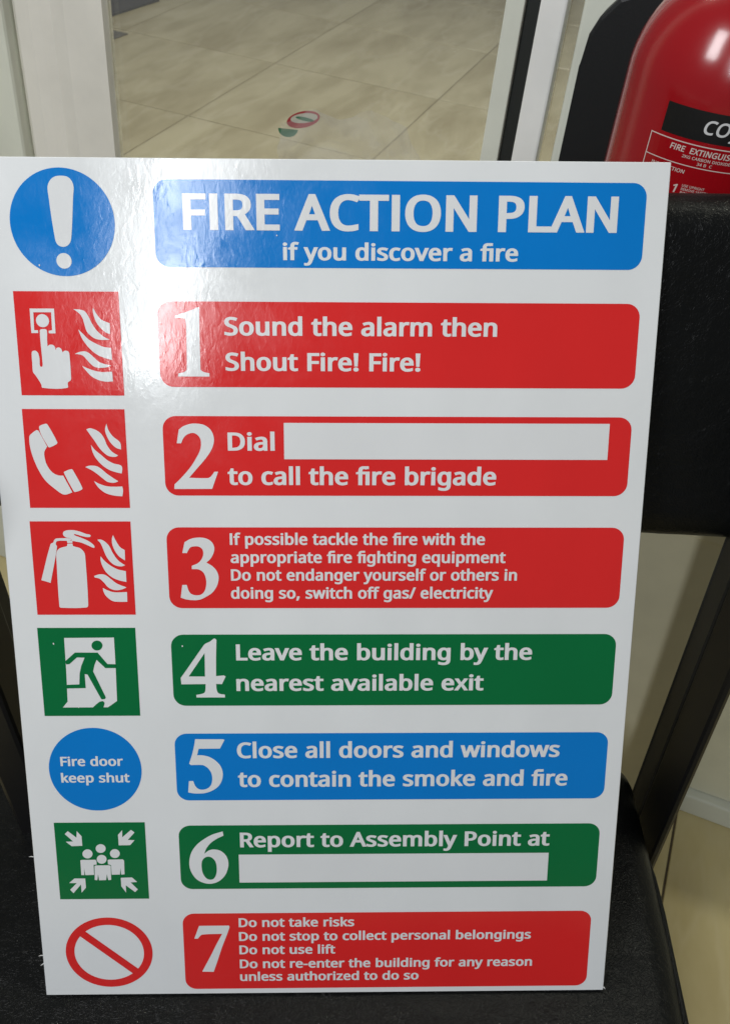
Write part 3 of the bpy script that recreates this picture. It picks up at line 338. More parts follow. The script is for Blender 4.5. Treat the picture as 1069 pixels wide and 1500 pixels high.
def empty(name, mat4, label, cat, group=None):
    o = bpy.data.objects.new(name, None)
    COL.objects.link(o)
    o.matrix_world = mat4
    o.empty_display_size = 0.05
    o['label'] = label; o['category'] = cat
    if group: o['group'] = group
    return o

def add_box(bm, x0, x1, y0, y1, z0, z1, bevel=0.0, seg=2):
    vs = [bm.verts.new(p) for p in ((x0, y0, z0), (x1, y0, z0), (x1, y1, z0), (x0, y1, z0),
                                    (x0, y0, z1), (x1, y0, z1), (x1, y1, z1), (x0, y1, z1))]
    fs = [bm.faces.new([vs[i] for i in q]) for q in ((0, 3, 2, 1), (4, 5, 6, 7), (0, 1, 5, 4), (1, 2, 6, 5), (2, 3, 7, 6), (3, 0, 4, 7))]
    if bevel > 0:
        es = list({e for f in fs for e in f.edges})
        bmesh.ops.bevel(bm, geom=es, offset=bevel, segments=seg, profile=0.5, affect='EDGES')

def box(name, x0, x1, y0, y1, z0, z1, mat, parent=None, bevel=0.0, seg=2):
    bm = bmesh.new(); add_box(bm, x0, x1, y0, y1, z0, z1, bevel, seg)
    return bm_obj(name, bm, mat, parent)

def cushion_mesh(hx, hy, hz, r, nx, ny, nz, shape=None):
    """rounded box from a subdivided box; each point keeps to a rounding of radius r"""
    bm = bmesh.new()
    cache = {}
    def levels(h, n):
        k = max(3, n // 4)
        edge = [h - r * (1 - i / k) for i in range(k + 1)]
        inner = [(-(h - r)) + 2 * (h - r) * i / n for i in range(1, n)]
        return [-v for v in reversed(edge)] + inner + edge
    L = [levels(hx, nx), levels(hy, ny), levels(hz, nz)]
    def vert(p):
        k = tuple(round(c, 6) for c in p)
        if k not in cache:
            inner = Vector((max(-(hx - r), min(hx - r, p[0])), max(-(hy - r), min(hy - r, p[1])), max(-(hz - r), min(hz - r, p[2]))))
            d = Vector(p) - inner
            # cube-to-sphere mapping in the rounded zone
            if d.length > 1e-9:
                mx = max(abs(d.x), abs(d.y), abs(d.z))
                d = d.normalized() * mx
            q = inner + d
            if shape: q = shape(q)
            cache[k] = bm.verts.new(q)
        return cache[k]
    for ax in range(3):
        a, b_ = [(1, 2), (2, 0), (0, 1)][ax]
        h = (hx, hy, hz)[ax]
        for sgn in (-1, 1):
            for i in range(len(L[a]) - 1):
                for j in range(len(L[b_]) - 1):
                    q = []
                    for (u, v) in ((i, j), (i + 1, j), (i + 1, j + 1), (i, j + 1)):
                        p = [0, 0, 0]; p[ax] = sgn * h; p[a] = L[a][u]; p[b_] = L[b_][v]
                        q.append(vert(p))
                    if len(set(q)) == 4:
                        try: bm.faces.new(q)
                        except ValueError: pass
    return bm

def tube(bm, pts, rad, seg=10, closed=False):
    pts = [Vector(p) for p in pts]
    rings = []
    N = len(pts)
    up0 = None
    for i, p in enumerate(pts):
        if closed: t = (pts[(i + 1) % N] - pts[i - 1]).normalized()
        else: t = (pts[min(i + 1, N - 1)] - pts[max(i - 1, 0)]).normalized()
        if up0 is None: up0 = t.orthogonal().normalized()
        up0 = (up0 - t * up0.dot(t)).normalized()
        s = t.cross(up0)
        rr = rad[i] if isinstance(rad, (list, tuple)) else rad
        rings.append([bm.verts.new(p + up0 * rr * math.cos(a) + s * rr * math.sin(a)) for a in [2 * math.pi * k / seg for k in range(seg)]])
    for i in range(N if closed else N - 1):
        A, B = rings[i], rings[(i + 1) % N]
        for k in range(seg): bm.faces.new((A[k], A[(k + 1) % seg], B[(k + 1) % seg], B[k]))
    if not closed:
        bm.faces.new(rings[0][::-1]); bm.faces.new(rings[-1])

def lathe(bm, prof, cx, cy, seg=96):
    rings = []
    for (r, z) in prof:
        if r < 1e-6: rings.append([bm.verts.new((cx, cy, z))])
        else: rings.append([bm.verts.new((cx + r * math.cos(2 * math.pi * k / seg), cy + r * math.sin(2 * math.pi * k / seg), z)) for k in range(seg)])
    for A, B in zip(rings, rings[1:]):
        for k in range(seg):
            k2 = (k + 1) % seg
            if len(A) == 1 and len(B) == 1: continue
            if len(A) == 1: bm.faces.new((A[0], B[k], B[k2]))
            elif len(B) == 1: bm.faces.new((A[k], A[k2], B[0]))
            else: bm.faces.new((A[k], A[k2], B[k2], B[k]))

# ------------------------------------------------------------------ flat shapes and lettering
def winding(pt, contours):
    w = 0; x, y = pt
    for c in contours:
        n = len(c)
        for i in range(n):
            x1, y1 = c[i]; x2, y2 = c[(i + 1) % n]
            if y1 <= y:
                if y2 > y and (x2 - x1) * (y - y1) - (x - x1) * (y2 - y1) > 0: w += 1
            elif y2 <= y and (x2 - x1) * (y - y1) - (x - x1) * (y2 - y1) < 0: w -= 1
    return w

def fill(contours, evenodd=False):
    """triangles of the region inside closed contours"""
    vs, es = [], []
    for c in contours:
        o = len(vs)
        vs += [Vector(p[:2]) for p in c]
        es += [(o + i, o + (i + 1) % len(c)) for i in range(len(c))]
    V, E, F, *_ = delaunay_2d_cdt(vs, es, [], 0, 1e-5)
    cs = [[tuple(p[:2]) for p in c] for c in contours]
    tris = []
    for f in F:
        cx = sum(V[i].x for i in f) / len(f); cy = sum(V[i].y for i in f) / len(f)
        w = winding((cx, cy), cs)
        if (w % 2 if evenodd else w) != 0:
            a, b, c = f[:3]
            if (V[b] - V[a]).cross(V[c] - V[a]) < 0: f = [a, c, b]
            tris.append(list(f))
    return [(v.x, v.y) for v in V], tris

def smooth_contour(pts, sub=5):
    """closed Catmull-Rom through the points; points with a third value are corners"""
    n = len(pts); out = []
    for i in range(n):
        p1 = Vector(pts[i][:2]); p2 = Vector(pts[(i + 1) % n][:2])
        c1 = len(pts[i]) > 2; c2 = len(pts[(i + 1) % n]) > 2
        p0 = Vector(pts[i - 1][:2]); p3 = Vector(pts[(i + 2) % n][:2])
        if c1 and c2: out.append(tuple(p1)); continue
        L = (p2 - p1).length
        def tan(a, b, c):
            t = c - a
            return t.normalized() * L if t.length > 0 else t
        m1 = (p2 - p1) if c1 else tan(p0, p1, p2)
        m2 = (p2 - p1) if c2 else tan(p1, p2, p3)
        for k in range(sub):
            t = k / sub; t2 = t * t; t3 = t2 * t
            q = p1 * (2 * t3 - 3 * t2 + 1) + m1 * (t3 - 2 * t2 + t) + p2 * (-2 * t3 + 3 * t2) + m2 * (t3 - t2)
            out.append(tuple(q))
    return out

def sig_area(c):
    return 0.5 * sum(c[i][0] * c[(i + 1) % len(c)][1] - c[(i + 1) % len(c)][0] * c[i][1] for i in range(len(c)))

def embolden(c, dx, dy, s):
    """move a contour outward, more across than up, as a bold humanist face does"""
    n = len(c); out = []
    c = [p for i, p in enumerate(c) if (Vector(p) - Vector(c[i - 1])).length > 1.5]
    n = len(c)
    for i in range(n):
        a = Vector(c[i]) - Vector(c[i - 1]); b = Vector(c[(i + 1) % n]) - Vector(c[i])
        na = Vector((a.y, -a.x)).normalized() * s; nb = Vector((b.y, -b.x)).normalized() * s
        m = na + nb
        if m.length < 0.3: m = na
        m.normalize()
        m = m / max(0.62, m.dot(na))
        out.append((c[i][0] + dx * m.x, c[i][1] + dy * m.y))
    return out

DX, DY = 26.0, 15.0
def parse(g): return [[tuple(float(v) for v in q.split(',')) for q in sp.split(' ')] for sp in g]
def rect(x0, y0, x1, y1): return [(x0, y0), (x0, y1), (x1, y1), (x1, y0)]
OUT_SIGN = math.copysign(1, sig_area(max(parse(GLYPHS['H'][1]), key=lambda c: abs(sig_area(c)))))
if OUT_SIGN > 0: rect_ = rect; rect = lambda *a: rect_(*a)[::-1]
GCACHE = {}
def glyph(ch, dx=DX, dy=DY):
    key = (ch, dx, dy)
    if key in GCACHE: return GCACHE[key]
    if ch == '#':                              # f and i drawn as one ligature
        f = parse(GLYPHS['f'][1]); xi = 268
        cs = f + [rect(xi, 0, xi + 61, 360), rect(150, 312, xi + 10, 360), rect(190, 462, xi + 38, 514)]
        adv = xi + 61 + 50
    elif ch == 'I':
        cs = [rect(70, 0, 131, 480)]; adv = 201
    else:
        adv, g = GLYPHS[ch]; cs = parse(g)
    cs = [embolden(c, dx, dy, OUT_SIGN) for c in cs]
    V, T = fill(cs)
    GCACHE[key] = (adv, V, T)
    return GCACHE[key]

def layout(text, track=14.0, dx=DX, dy=DY):
    """vertices and triangles of a line in glyph units with the left ink edge at 0"""
    V, T = [], []; x = 0.0
    for n_, ch in enumerate(text):
        if ch == ' ': x += 205; continue
        adv, gv, gt = glyph(ch, dx, dy)
        o = len(V)
        V += [(px + x, py + dy, 0.00003 * (n_ % 2)) for px, py in gv]
        T += [[i + o for i in t] for t in gt]
        x += adv + track
    x0 = min(v[0] for v in V); x1 = max(v[0] for v in V)
    return [(px - x0, py, pz) for px, py, pz in V], T, x1 - x0

def flat_obj(name, V, T, z, mat, parent):
    me = bpy.data.meshes.new(name)
    me.from_pydata([(v[0], v[1], z + (v[2] if len(v) > 2 else 0.0)) for v in V], [], T); me.update()
    return link(name, me, mat, parent)

# ------------------------------------------------------------------ the sign
so = Vector((-0.2715, 0.2051, 0.4024))
sx = Vector((.92079, .38401, .06845)).normalized()
sy = Vector((-.23299, .40073, .88608)); sy = (sy - sx * sy.dot(sx)).normalized()
sn = sx.cross(sy)
def frame(o, a, b_, c):
    return Matrix(((a.x, b_.x, c.x, o.x), (a.y, b_.y, c.y, o.y), (a.z, b_.z, c.z, o.z), (0, 0, 0, 1)))
sign = empty('fire_action_sign', frame(so, sx, sy, sn),
             'tall white glossy safety board with blue, red and green panels, leaning on the black chair', 'sign')
MM = 0.001
L1, L2, L3 = 0.00015, 0.0003, 0.00045
bm = bmesh.new(); add_box(bm, 0, 0.420, 0, 0.594, -0.0048, 0.0, 0.0004, 1)
board = bm_obj('board', bm, M['white'], sign)
board.data.materials.append(M['edge'])
for p in board.data.polygons:
    if abs(p.normal.z) < 0.3: p.material_index = 1

def shape_obj(name, contours, z, mat, parent, smooth=True, sub=5):
    cs = []
    for c in contours:
        cs.append([(x * MM, y * MM) for x, y in (smooth_contour(c, sub) if smooth else [p[:2] for p in c])])
    # delaunay wants comfortable numbers
    cs2 = [[(x * 1000, y * 1000) for x, y in c] for c in cs]
    V, T = fill(cs2)
    return flat_obj(name, [(x * MM, y * MM) for x, y in V], T, z, mat, parent)

def rounded(x0, y0, x1, y1, r, seg=8):
    out = []
    for cx, cy, a0 in ((x1 - r, y1 - r, 0), (x0 + r, y1 - r, 90), (x0 + r, y0 + r, 180), (x1 - r, y0 + r, 270)):
        for k in range(seg + 1):
            a = math.radians(a0 + 90 * k / seg)
            out.append((cx + r * math.cos(a), cy + r * math.sin(a)))
    return out
def circle(cx, cy, r, seg=64, ry=None):
    ry = ry or r
    return [(cx + r * math.cos(2 * math.pi * k / seg), cy + ry * math.sin(2 * math.pi * k / seg)) for k in range(seg)]

def panel(name, x0, y0, x1, y1, r, color, label=None):
    c = rounded(x0, y0, x1, y1, r) if r > 0 else [(x0, y0), (x1, y0), (x1, y1), (x0, y1)]
    o = shape_obj(name, [c], L1, M[color], sign, False)
    if label: o['label'] = label
    return o
def lettering(parent, items, z=L2):
    for (s, x0, x1, y, cap) in items:
        V, T, w = layout(s)
        kx = (x1 - x0) / w; ky = cap / (480.0 + 2 * DY)
        flat_obj('lettering', [((x0 + vx * kx) * MM, (y + vy * ky) * MM, vz) for vx, vy, vz in V], T, z, M['letter'], parent)
TX = SHAPES['text']

hd = panel('header_panel', 107.9, 530.9, 406.6, 582.0, 8.5, 'blue', 'blue header panel reading FIRE ACTION PLAN')
lettering(hd, TX['head'])
PAN = [('b1', '1', 107.2, 457.4, 408.0, 510.4, 'red'), ('b2', '2', 107.1, 386.7, 408.4, 438.9, 'red'),
       ('b3', '3', 106.2, 308.8, 409.0, 365.2, 'red'), ('b4', '4', 105.8, 237.2, 409.2, 289.8, 'green'),
       ('b5', '5', 105.0, 163.8, 408.9, 216.0, 'blue'), ('b6', '6', 104.7, 91.2, 408.0, 143.6, 'green'),
       ('b7', '7', 104.5, 4.6, 406.6, 70.4, 'red')]
for key, num_, x0, y0, x1, y1, colr in PAN:
    p = panel('instruction_panel', x0, y0, x1, y1, 8.5, colr, '%s panel with the numeral %s' % (colr, num_))
    shape_obj('numeral', SHAPES['num'][num_], L2, M['letter'], p)
    lettering(p, TX[key])
    if key == 'b2': shape_obj('blank_box', [[(184.4, 411.0), (394.0, 411.0), (394.0, 434.7), (184.4, 434.7)]], L2, M['letter'], p, False)
    if key == 'b6': shape_obj('blank_box', [[(147.2, 96.5), (371.8, 96.5), (371.8, 119.7), (147.2, 119.7)]], L2, M['letter'], p, False)

d = shape_obj('blue_disc', [circle(52.7, 556.6, 31.5, 96)], L1, M['blue'], sign, False)
d['label'] = 'blue disc with a white exclamation mark'
shape_obj('exclamation_mark', [SHAPES['exclaim'], circle(SHAPES['exdot'][0], SHAPES['exdot'][1], 4.6)], L2, M['letter'], d)

def picto(x0, y0, x1, y1, colr, label):
    return panel('pictogram_square', x0, y0, x1, y1, 0, colr, label)
s1 = picto(19.5, 451.8, 84.0, 516.0, 'red', 'red square showing a finger pressing a call point beside flames')
s2 = picto(18.8, 378.3, 83.5, 443.1, 'red', 'red square showing a telephone handset beside flames')
s3 = picto(17.6, 304.2, 83.2, 369.2, 'red', 'red square showing a fire extinguisher beside flames')
s4 = picto(16.6, 229.8, 82.3, 294.8, 'green', 'green square showing a figure running through a doorway')
s6 = picto(16.5, 83.4, 81.0, 146.5, 'green', 'green square showing a gathered group with four inward arrows')
for par, key in ((s1, 'push'), (s2, 'phone'), (s3, 'ext'), (s6, 'asm')):
    for nm, cl in SHAPES[key].items():
        for c in cl:
            sharp = nm in ('call_point', 'arrow') or (key == 'asm' and len(c) != 28)
            shape_obj(nm, [c], L2, M['letter'], par, not sharp, 4)
shape_obj('call_button', [circle(SHAPES['pushdot'][0], SHAPES['pushdot'][1], 4.0, 32)], L2, M['letter'], s1, False)
dw = shape_obj('doorway', SHAPES['exit']['doorway'], L2, M['letter'], s4, False)
rf = SHAPES['exit']['running_figure']
shape_obj('running_figure', [rf[0], rf[1], rf[2]], L3, M['green'], s4, False)

d = shape_obj('blue_disc', [circle(48.7, 188.4, 32.3, 96)], L1, M['blue'], sign, False)
d['label'] = 'blue disc reading Fire door keep shut'
lettering(d, TX['c5'])

ring = [circle(49.2, 37.4, 32.0, 96, 30.2), circle(49.2, 37.4, 25.6, 96, 23.9)[::-1]]
o = shape_obj('prohibition_ring', ring, L1, M['red'], sign, False)
a = math.radians(-41.5); ca, sa = math.cos(a), math.sin(a); hw = 2.9
bar = [(49.2 + u * ca - v * sa, 37.4 + u * sa + v * ca) for u, v in ((-26.5, -hw), (26.5, -hw), (26.5, hw), (-26.5, hw))]
shape_obj('diagonal_bar', [bar], L1 + 0.00005, M['red'], o, False)

# loose shreds of protective film on the left edge
for (v, ln, up_) in ((0.118, 0.003, 0.0015), (0.0345, 0.0028, 0.001), (0.028, 0.002, -0.001)):
    bm = bmesh.new()
    tube(bm, [(0.0005, v, -0.001), (-ln * 0.5, v + up_ * 0.7, 0.0), (-ln, v + up_, 0.001)], [0.0004, 0.0004, 0.0001], 5)
    bm_obj('film_shred', bm, M['edge'], sign)
for (u, v) in ((0.4185, 0.002),):
    bm = bmesh.new()
    tube(bm, [(0.4195, v, -0.001), (0.4207, v + 0.0004, 0.0), (0.4215, v - 0.001, 0.0003)], [0.0006, 0.0005, 0.0001], 5)
    bm_obj('film_shred', bm, M['edge'], sign)
# dust specks on the print
for (u, v) in ((37.0, 531.5), (182, 550.0), (26.8, 283.5), (40.5, 236.5), (113.5, 281.6), (128, 484), (300, 230)):
    bm = bmesh.new()
    r = 0.35 + 0.25 * random.random()
    vs = [bm.verts.new(((u + r * math.cos(k * 1.05)) * MM, (v + 1.4 * r * math.sin(k * 1.05)) * MM, L3 + 0.0001)) for k in range(6)]
    bm.faces.new(vs)
    bm_obj('dust_speck', bm, M['letter'], sign)

# ------------------------------------------------------------------ the chair
uz = Vector((0, 0, 1)); uz = (uz - sx * uz.dot(sx)).normalized()
uy = uz.cross(sx)
CH = frame(so, sx, uy, uz)
CHI = CH.inverted()
chair = empty('armless_chair', CH, 'black leatherette chair with steel side posts, carrying the leaning safety board', 'chair')
XL, XR = -0.115, 0.484
XC, HX = (XL + XR) / 2, (XR - XL) / 2
def seat_edge(x, y):
    if x < 0 and y > 0.09:
        t = min(1.0, (y - 0.09) / 0.06); t = t * t * (3 - 2 * t)
        x *= 1 - 0.03 * t
    if x > 0 and y > 0: x *= 1 + 0.022 * min(1.0, y / 0.15)
    return x
def seat_shape(q):
    w = noise.noise(Vector((q.x * 9, q.y * 9, 3.1))) * 0.0016 + noise.noise(Vector((q.x * 26, q.y * 22, 7.7))) * 0.0007
    if q.z > 0.0: q.z -= abs(w) + 0.0
    if abs(q.x) > HX - 0.05: q.x += noise.noise(Vector((q.y * 12, q.z * 9, 1.3))) * 0.0018
    # the seat narrows slightly at the back corners
    q.x = seat_edge(q.x, q.y)
    return q
bm = cushion_mesh(HX, 0.26, 0.042, 0.030, 40, 40, 6, seat_shape)
bmesh.ops.translate(bm, verts=bm.verts, vec=(XC, -0.045, -0.0445))
seat = bm_obj('seat_cushion', bm, M['leather'], chair, True)
pts = []
for k in range(64):
    a = 2 * math.pi * k / 64
    ex = 0.35
    x = math.copysign(abs(math.cos(a)) ** ex, math.cos(a)) * (HX - 0.002); y = math.copysign(abs(math.sin(a)) ** ex, math.sin(a)) * 0.257
    x = seat_edge(x, y)
    pts.append((XC + x, -0.045 + y, -0.022))
bm = bmesh.new(); tube(bm, pts, 0.0035, 8, True)
bm_obj('piping', bm, M['leather'], seat, True)
box('seat_pan', XL + 0.03, XR - 0.03, -0.28, 0.19, -0.104, -0.085, M['steel'], chair, 0.003)

th = math.radians(18)
bd = uy * math.sin(th) + uz * math.cos(th); bn = sx.cross(bd)
pb = so + sy * 0.54 - sn * 0.0055 - bn * 0.0015
BK = CHI @ frame(pb, sx, bd, bn)
def back_shape(q):
    w = noise.noise(Vector((q.x * 10, q.y * 10, 13.1))) * 0.0016 + noise.noise(Vector((q.x * 30, q.y * 24, 2.7))) * 0.0009
    if q.z > 0: q.z -= abs(w)
    if q.y < -0.05: q.y += 0.014 * (-(q.x) / HX) * 1.0 * min(1, (-q.y - 0.05) / 0.05)
    q.y += noise.noise(Vector((q.x * 14, 5.5, q.z * 10))) * 0.0012
    return q
BX0, BX1, BY0, BY1 = -0.060, 0.535, -0.192, 0.034
bm = cushion_mesh((BX1 - BX0) / 2, (BY1 - BY0) / 2, 0.024, 0.0235, 56, 28, 5, back_shape)
bmesh.ops.translate(bm, verts=bm.verts, vec=((BX0 + BX1) / 2, (BY0 + BY1) / 2, -0.024))
back = bm_obj('backrest_cushion', bm, M['leather'], chair, True)
back.matrix_local = BK

def floor_z(x, y):
    """local height of the floor under a local point of the chair"""
    p = CH @ Vector((x, y, 0))
    return -(p.z - 0.004) / uz.z
for (a0, a1) in ((0.500, 0.508), (-0.054, -0.024)):
    xm = (a0 + a1) / 2
    p = box('side_post', a0, a1, 0.134, 0.180, floor_z(xm, 0.157) if xm > 0 else -0.008, 0.40, M['steel'], chair, 0.004)
    box('side_rail', a0 + 0.001, a1 - 0.006, 0.1815, 0.206, floor_z(xm, 0.19) if xm > 0 else -0.008, 0.375, M['steel_grey'], chair, 0.002)
for xm in (0.462, -0.040):
    bm = bmesh.new(); add_box(bm, xm - 0.012, xm + 0.012, -0.27, -0.245, floor_z(xm, -0.257), -0.03, 0.003)
    bm_obj('front_leg', bm, M['steel'], chair)
    box('side_bar', xm - 0.009, xm + 0.009, -0.245, 0.1335, -0.095, -0.070, M['steel'], chair, 0.003)
box('cross_bar', -0.031, 0.500, 0.145, 0.165, -0.125, -0.106, M['steel'], chair, 0.003)
box('rear_leg', -0.056, -0.032, 0.143, 0.167, floor_z(-0.044, 0.155), -0.086, M['steel'], chair, 0.003)

# ------------------------------------------------------------------ floors
def tiled_floor(name, x0, x1, y0, y1, px, py, pitch, mat, rng):
    slab = box(name, x0, x1, y0, y1, -0.06, -0.0022, M['grout'])
    slab['kind'] = 'structure'
    g = 0.0016
    bm = bmesh.new(); add_box(bm, -pitch / 2 + g, pitch / 2 - g, -pitch / 2 + g, pitch / 2 - g, -0.0021, 0.0, 0.0012, 1)
    me = bpy.data.meshes.new('tile'); bm.to_mesh(me); bm.free(); me.materials.append(mat)
    i0 = math.floor((x0 - px) / pitch); i1 = math.ceil((x1 - px) / pitch)
    j0 = math.floor((y0 - py) / pitch); j1 = math.ceil((y1 - py) / pitch)
    for i in range(i0, i1):
        for j in range(j0, j1):
            ax, bx = max(px + i * pitch, x0), min(px + (i + 1) * pitch, x1)
            ay, by = max(py + j * pitch, y0), min(py + (j + 1) * pitch, y1)
            if bx - ax < 0.02 or by - ay < 0.02: continue
            whole = bx - ax > pitch - 1e-4 and by - ay > pitch - 1e-4
            if whole:
                o = bpy.data.objects.new('tile', me); COL.objects.link(o)
                o.location = ((ax + bx) / 2, (ay + by) / 2, rng.uniform(-0.0003, 0.0))
                o.parent = slab
            else:
                box('tile', ax + g, bx - g, ay + g, by - g, -0.0021, -0.0001, mat, slab, 0.0010, 1)
    return slab
rng = random.Random(3)
PY = 0.878
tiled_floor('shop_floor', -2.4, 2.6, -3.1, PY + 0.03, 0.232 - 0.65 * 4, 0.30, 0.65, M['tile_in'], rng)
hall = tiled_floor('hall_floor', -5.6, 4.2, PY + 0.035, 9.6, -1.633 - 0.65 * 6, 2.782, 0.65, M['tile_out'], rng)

def ray_to(px, py, axis, value):
    """where a sight line meets a plane of the place; used once to measure small things"""
    d = R @ Vector((px - 534.5, -(py - 750.0), -1400.0))
    t = (value - CAM[axis]) / d[axis]
    return CAM + d * t
def floor_poly(name, pix, z0, z1, mat, label, cat):
    pts = [ray_to(x, y, 2, z0) for x, y in pix]
    bm = bmesh.new()
    lo = [bm.verts.new((p.x, p.y, z0)) for p in pts]; hi = [bm.verts.new((p.x, p.y, z1)) for p in pts]
    bm.faces.new(hi); bm.faces.new(lo[::-1])
    for i in range(len(pts)):
        j = (i + 1) % len(pts); bm.faces.new((lo[i], lo[j], hi[j], hi[i]))
    o = bm_obj(name, bm, mat)
    if cat: o['label'] = label; o['category'] = cat
    return o
o = floor_poly('inset_tile', [(120, 38), (152, 42), (188, 50), (154, 63), (118, 78)], 0.0006, 0.0030, M['inset'], '', None)
o.parent = hall; o.matrix_parent_inverse = hall.matrix_world.inverted()
floor_poly('door_mat', [(234, 2), (140, 32), (60, 30), (30, -60), (200, -60)], 0.0006, 0.010, M['mat'],
           'dark charcoal mat on the hall floor beyond the glass', 'mat')

# ------------------------------------------------------------------ glass partition
part = empty('glass_partition', Matrix.Translation((0, PY, 0)), 'white framed glass shopfront partition standing behind the chair', 'partition')
H = 2.45
def pbox(name, x0, x1, y0, y1, z0, z1, mat, bevel=0.0, parent=part):
    o = box(name, x0, x1, y0 - PY, y1 - PY, z0, z1, mat, parent, bevel)
    return o
pbox('solid_panel', -2.4, -0.960, PY + 0.004, PY + 0.030, 0.075, H, M['panel'])
pbox('outer_post', -0.958, -0.722, PY - 0.012, PY + 0.040, 0.0, H, M['frame_pale'], 0.004)
# inner post: a shallow moulded profile
bm = bmesh.new()
prof = [(-0.7195, 0.004), (-0.712, -0.002), (-0.694, -0.004), (-0.682, -0.001), (-0.672, 0.003), (-0.662, 0.0), (-0.652, -0.003), (-0.606, -0.003), (-0.606, 0.013), (-0.7195, 0.013)]
lo = [bm.verts.new((x, y, 0.0)) for x, y in prof]; hi = [bm.verts.new((x, y, H)) for x, y in prof]
for i in range(len(prof)):
    j = (i + 1) % len(prof); bm.faces.new((lo[i], lo[j], hi[j], hi[i]))
bm.faces.new(lo[::-1]); bm.faces.new(hi)
bm_obj('inner_post', bm, M['frame_grey'], part)
pbox('pane', -0.605, -0.2045, PY + 0.006, PY + 0.012, 0.5625, H - 0.06, M['glass'])
pbox('lower_panel', -0.605, -0.2045, PY + 0.002, PY + 0.026, 0.077, 0.560, M['panel'])
pbox('glazing_bead', -0.2040, -0.1875, PY + 0.001, PY + 0.030, 0.077, H, M['frame_pale'], 0.001)
pbox('gasket', -0.1870, -0.1745, PY + 0.006, PY + 0.034, 0.077, H, M['gasket'], 0.001)
pbox('door_stile', -0.1740, -0.1510, PY - 0.003, PY + 0.0145, 0.0, H, M['frame'], 0.0022)
pbox('narrow_pane', -0.1500, -0.1390, PY + 0.008, PY + 0.013, 0.077, H - 0.06, M['glass'])
pbox('end_post', -0.1385, 0.020, PY + 0.000, PY + 0.036, 0.077, H, M['frame_pale'], 0.003)
pbox('solid_panel', 0.0215, 2.2, PY + 0.004, PY + 0.030, 0.040, 0.800, M['panel'])
pbox('middle_rail', 0.0215, 2.2, PY + 0.000, PY + 0.036, 0.8015, 0.840, M['frame_pale'], 0.003)
pbox('pane', 0.0215, 2.2, PY + 0.012, PY + 0.018, 0.8415, H - 0.06, M['glass'])
pbox('bottom_rail', -0.1495, 2.2, PY - 0.010, PY + 0.032, 0.0, 0.0385, M['frame_pale'], 0.003)
pbox('bottom_rail', -0.605, -0.1745, PY - 0.004, PY + 0.032, 0.0, 0.0755, M['frame_pale'], 0.003)
pbox('bottom_rail', -2.4, -0.9585, PY - 0.004, PY + 0.032, 0.0, 0.0740, M['frame_pale'], 0.003)

# oval reflection in the glass, painted as flat coloured pieces on the pane
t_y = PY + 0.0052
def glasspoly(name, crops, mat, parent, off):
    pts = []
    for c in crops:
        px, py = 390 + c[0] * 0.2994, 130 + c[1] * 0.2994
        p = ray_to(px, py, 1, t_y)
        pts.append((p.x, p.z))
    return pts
refl = empty('glass_reflection', Matrix.Translation((0, t_y, 0)), 'small oval red, white and green reflection painted on the large glass pane', 'painted_reflection')
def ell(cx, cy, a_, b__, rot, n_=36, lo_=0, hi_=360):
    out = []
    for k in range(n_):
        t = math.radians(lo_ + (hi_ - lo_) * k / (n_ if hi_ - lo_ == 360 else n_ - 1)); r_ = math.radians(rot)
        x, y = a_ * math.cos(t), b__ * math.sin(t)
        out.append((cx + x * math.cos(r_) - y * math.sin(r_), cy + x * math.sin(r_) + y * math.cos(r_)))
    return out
def reflection_piece(name, outer, off, mat, holes=()):
    cs = [[(x * 1000, z * 1000) for x, z in glasspoly(name, c, mat, refl, off)] for c in (outer, *holes)]
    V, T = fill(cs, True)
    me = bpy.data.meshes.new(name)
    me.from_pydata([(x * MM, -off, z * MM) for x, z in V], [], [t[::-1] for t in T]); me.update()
    link(name, me, mat, refl)
reflection_piece('oval_face', ell(185, 147, 74, 30, -8), 0.0002, M['refl_white'])
reflection_piece('red_ring', ell(182, 150, 82, 40, -12), 0.0004, M['refl_red'], (ell(186, 143, 67, 24, -6),))
reflection_piece('green_mark', ell(190, 148, 46, 9, 12), 0.0004, M['refl_green'])
reflection_piece('green_foot', ell(108, 196, 48, 40, 6, 24, 0, 180), 0.0004, M['refl_green'])

# ------------------------------------------------------------------ cabinet, extinguisher, black case
CT = 0.640
cab = empty('low_cabinet', Matrix.Translation((0, 0.77, 0)), 'beige board cabinet behind the chair, under the fire extinguisher', 'cabinet')
box('carcass', -0.380, 0.1425, 0.688 - 0.77, 0.8625 - 0.77, 0.0, CT - 0.0185, M['cabinet'], cab, 0.0015)
box('cabinet_top', -0.383, 0.1445, 0.684 - 0.77, 0.8630 - 0.77, CT - 0.018, CT, M['cabinet'], cab, 0.002)

AX, AY, ER = -0.0088, 0.752, 0.0685
ext = empty('fire_extinguisher', Matrix.Translation((AX, AY, CT)), 'glossy red CO2 fire extinguisher standing behind the black backrest', 'fire extinguisher')
prof = [(0, 0.0), (0.040, 0.0), (0.052, 0.003), (0.0605, 0.010), (0.0645, 0.020), (ER, 0.034)]
z1 = 0.969 - CT
prof += [(ER, 0.034 + (z1 - 0.034) * k / 6) for k in range(1, 7)]
prof += [(ER * math.cos(math.radians(a_)), z1 + 0.073 * math.sin(math.radians(a_))) for a_ in range(6, 78, 6)]
prof += [(0.014, z1 + 0.0725), (0.014, z1 + 0.082), (0.0, z1 + 0.082)]
bm = bmesh.new(); lathe(bm, prof, 0, 0, 128); body = bm_obj('body', bm, M['enamel'], ext, True)
bm = bmesh.new(); lathe(bm, [(0, z1 + 0.0825), (0.012, z1 + 0.0825), (0.012, z1 + 0.125), (0.008, z1 + 0.13), (0, z1 + 0.13)], 0, 0, 24)
valve = bm_obj('valve', bm, M['brass'], ext, True)
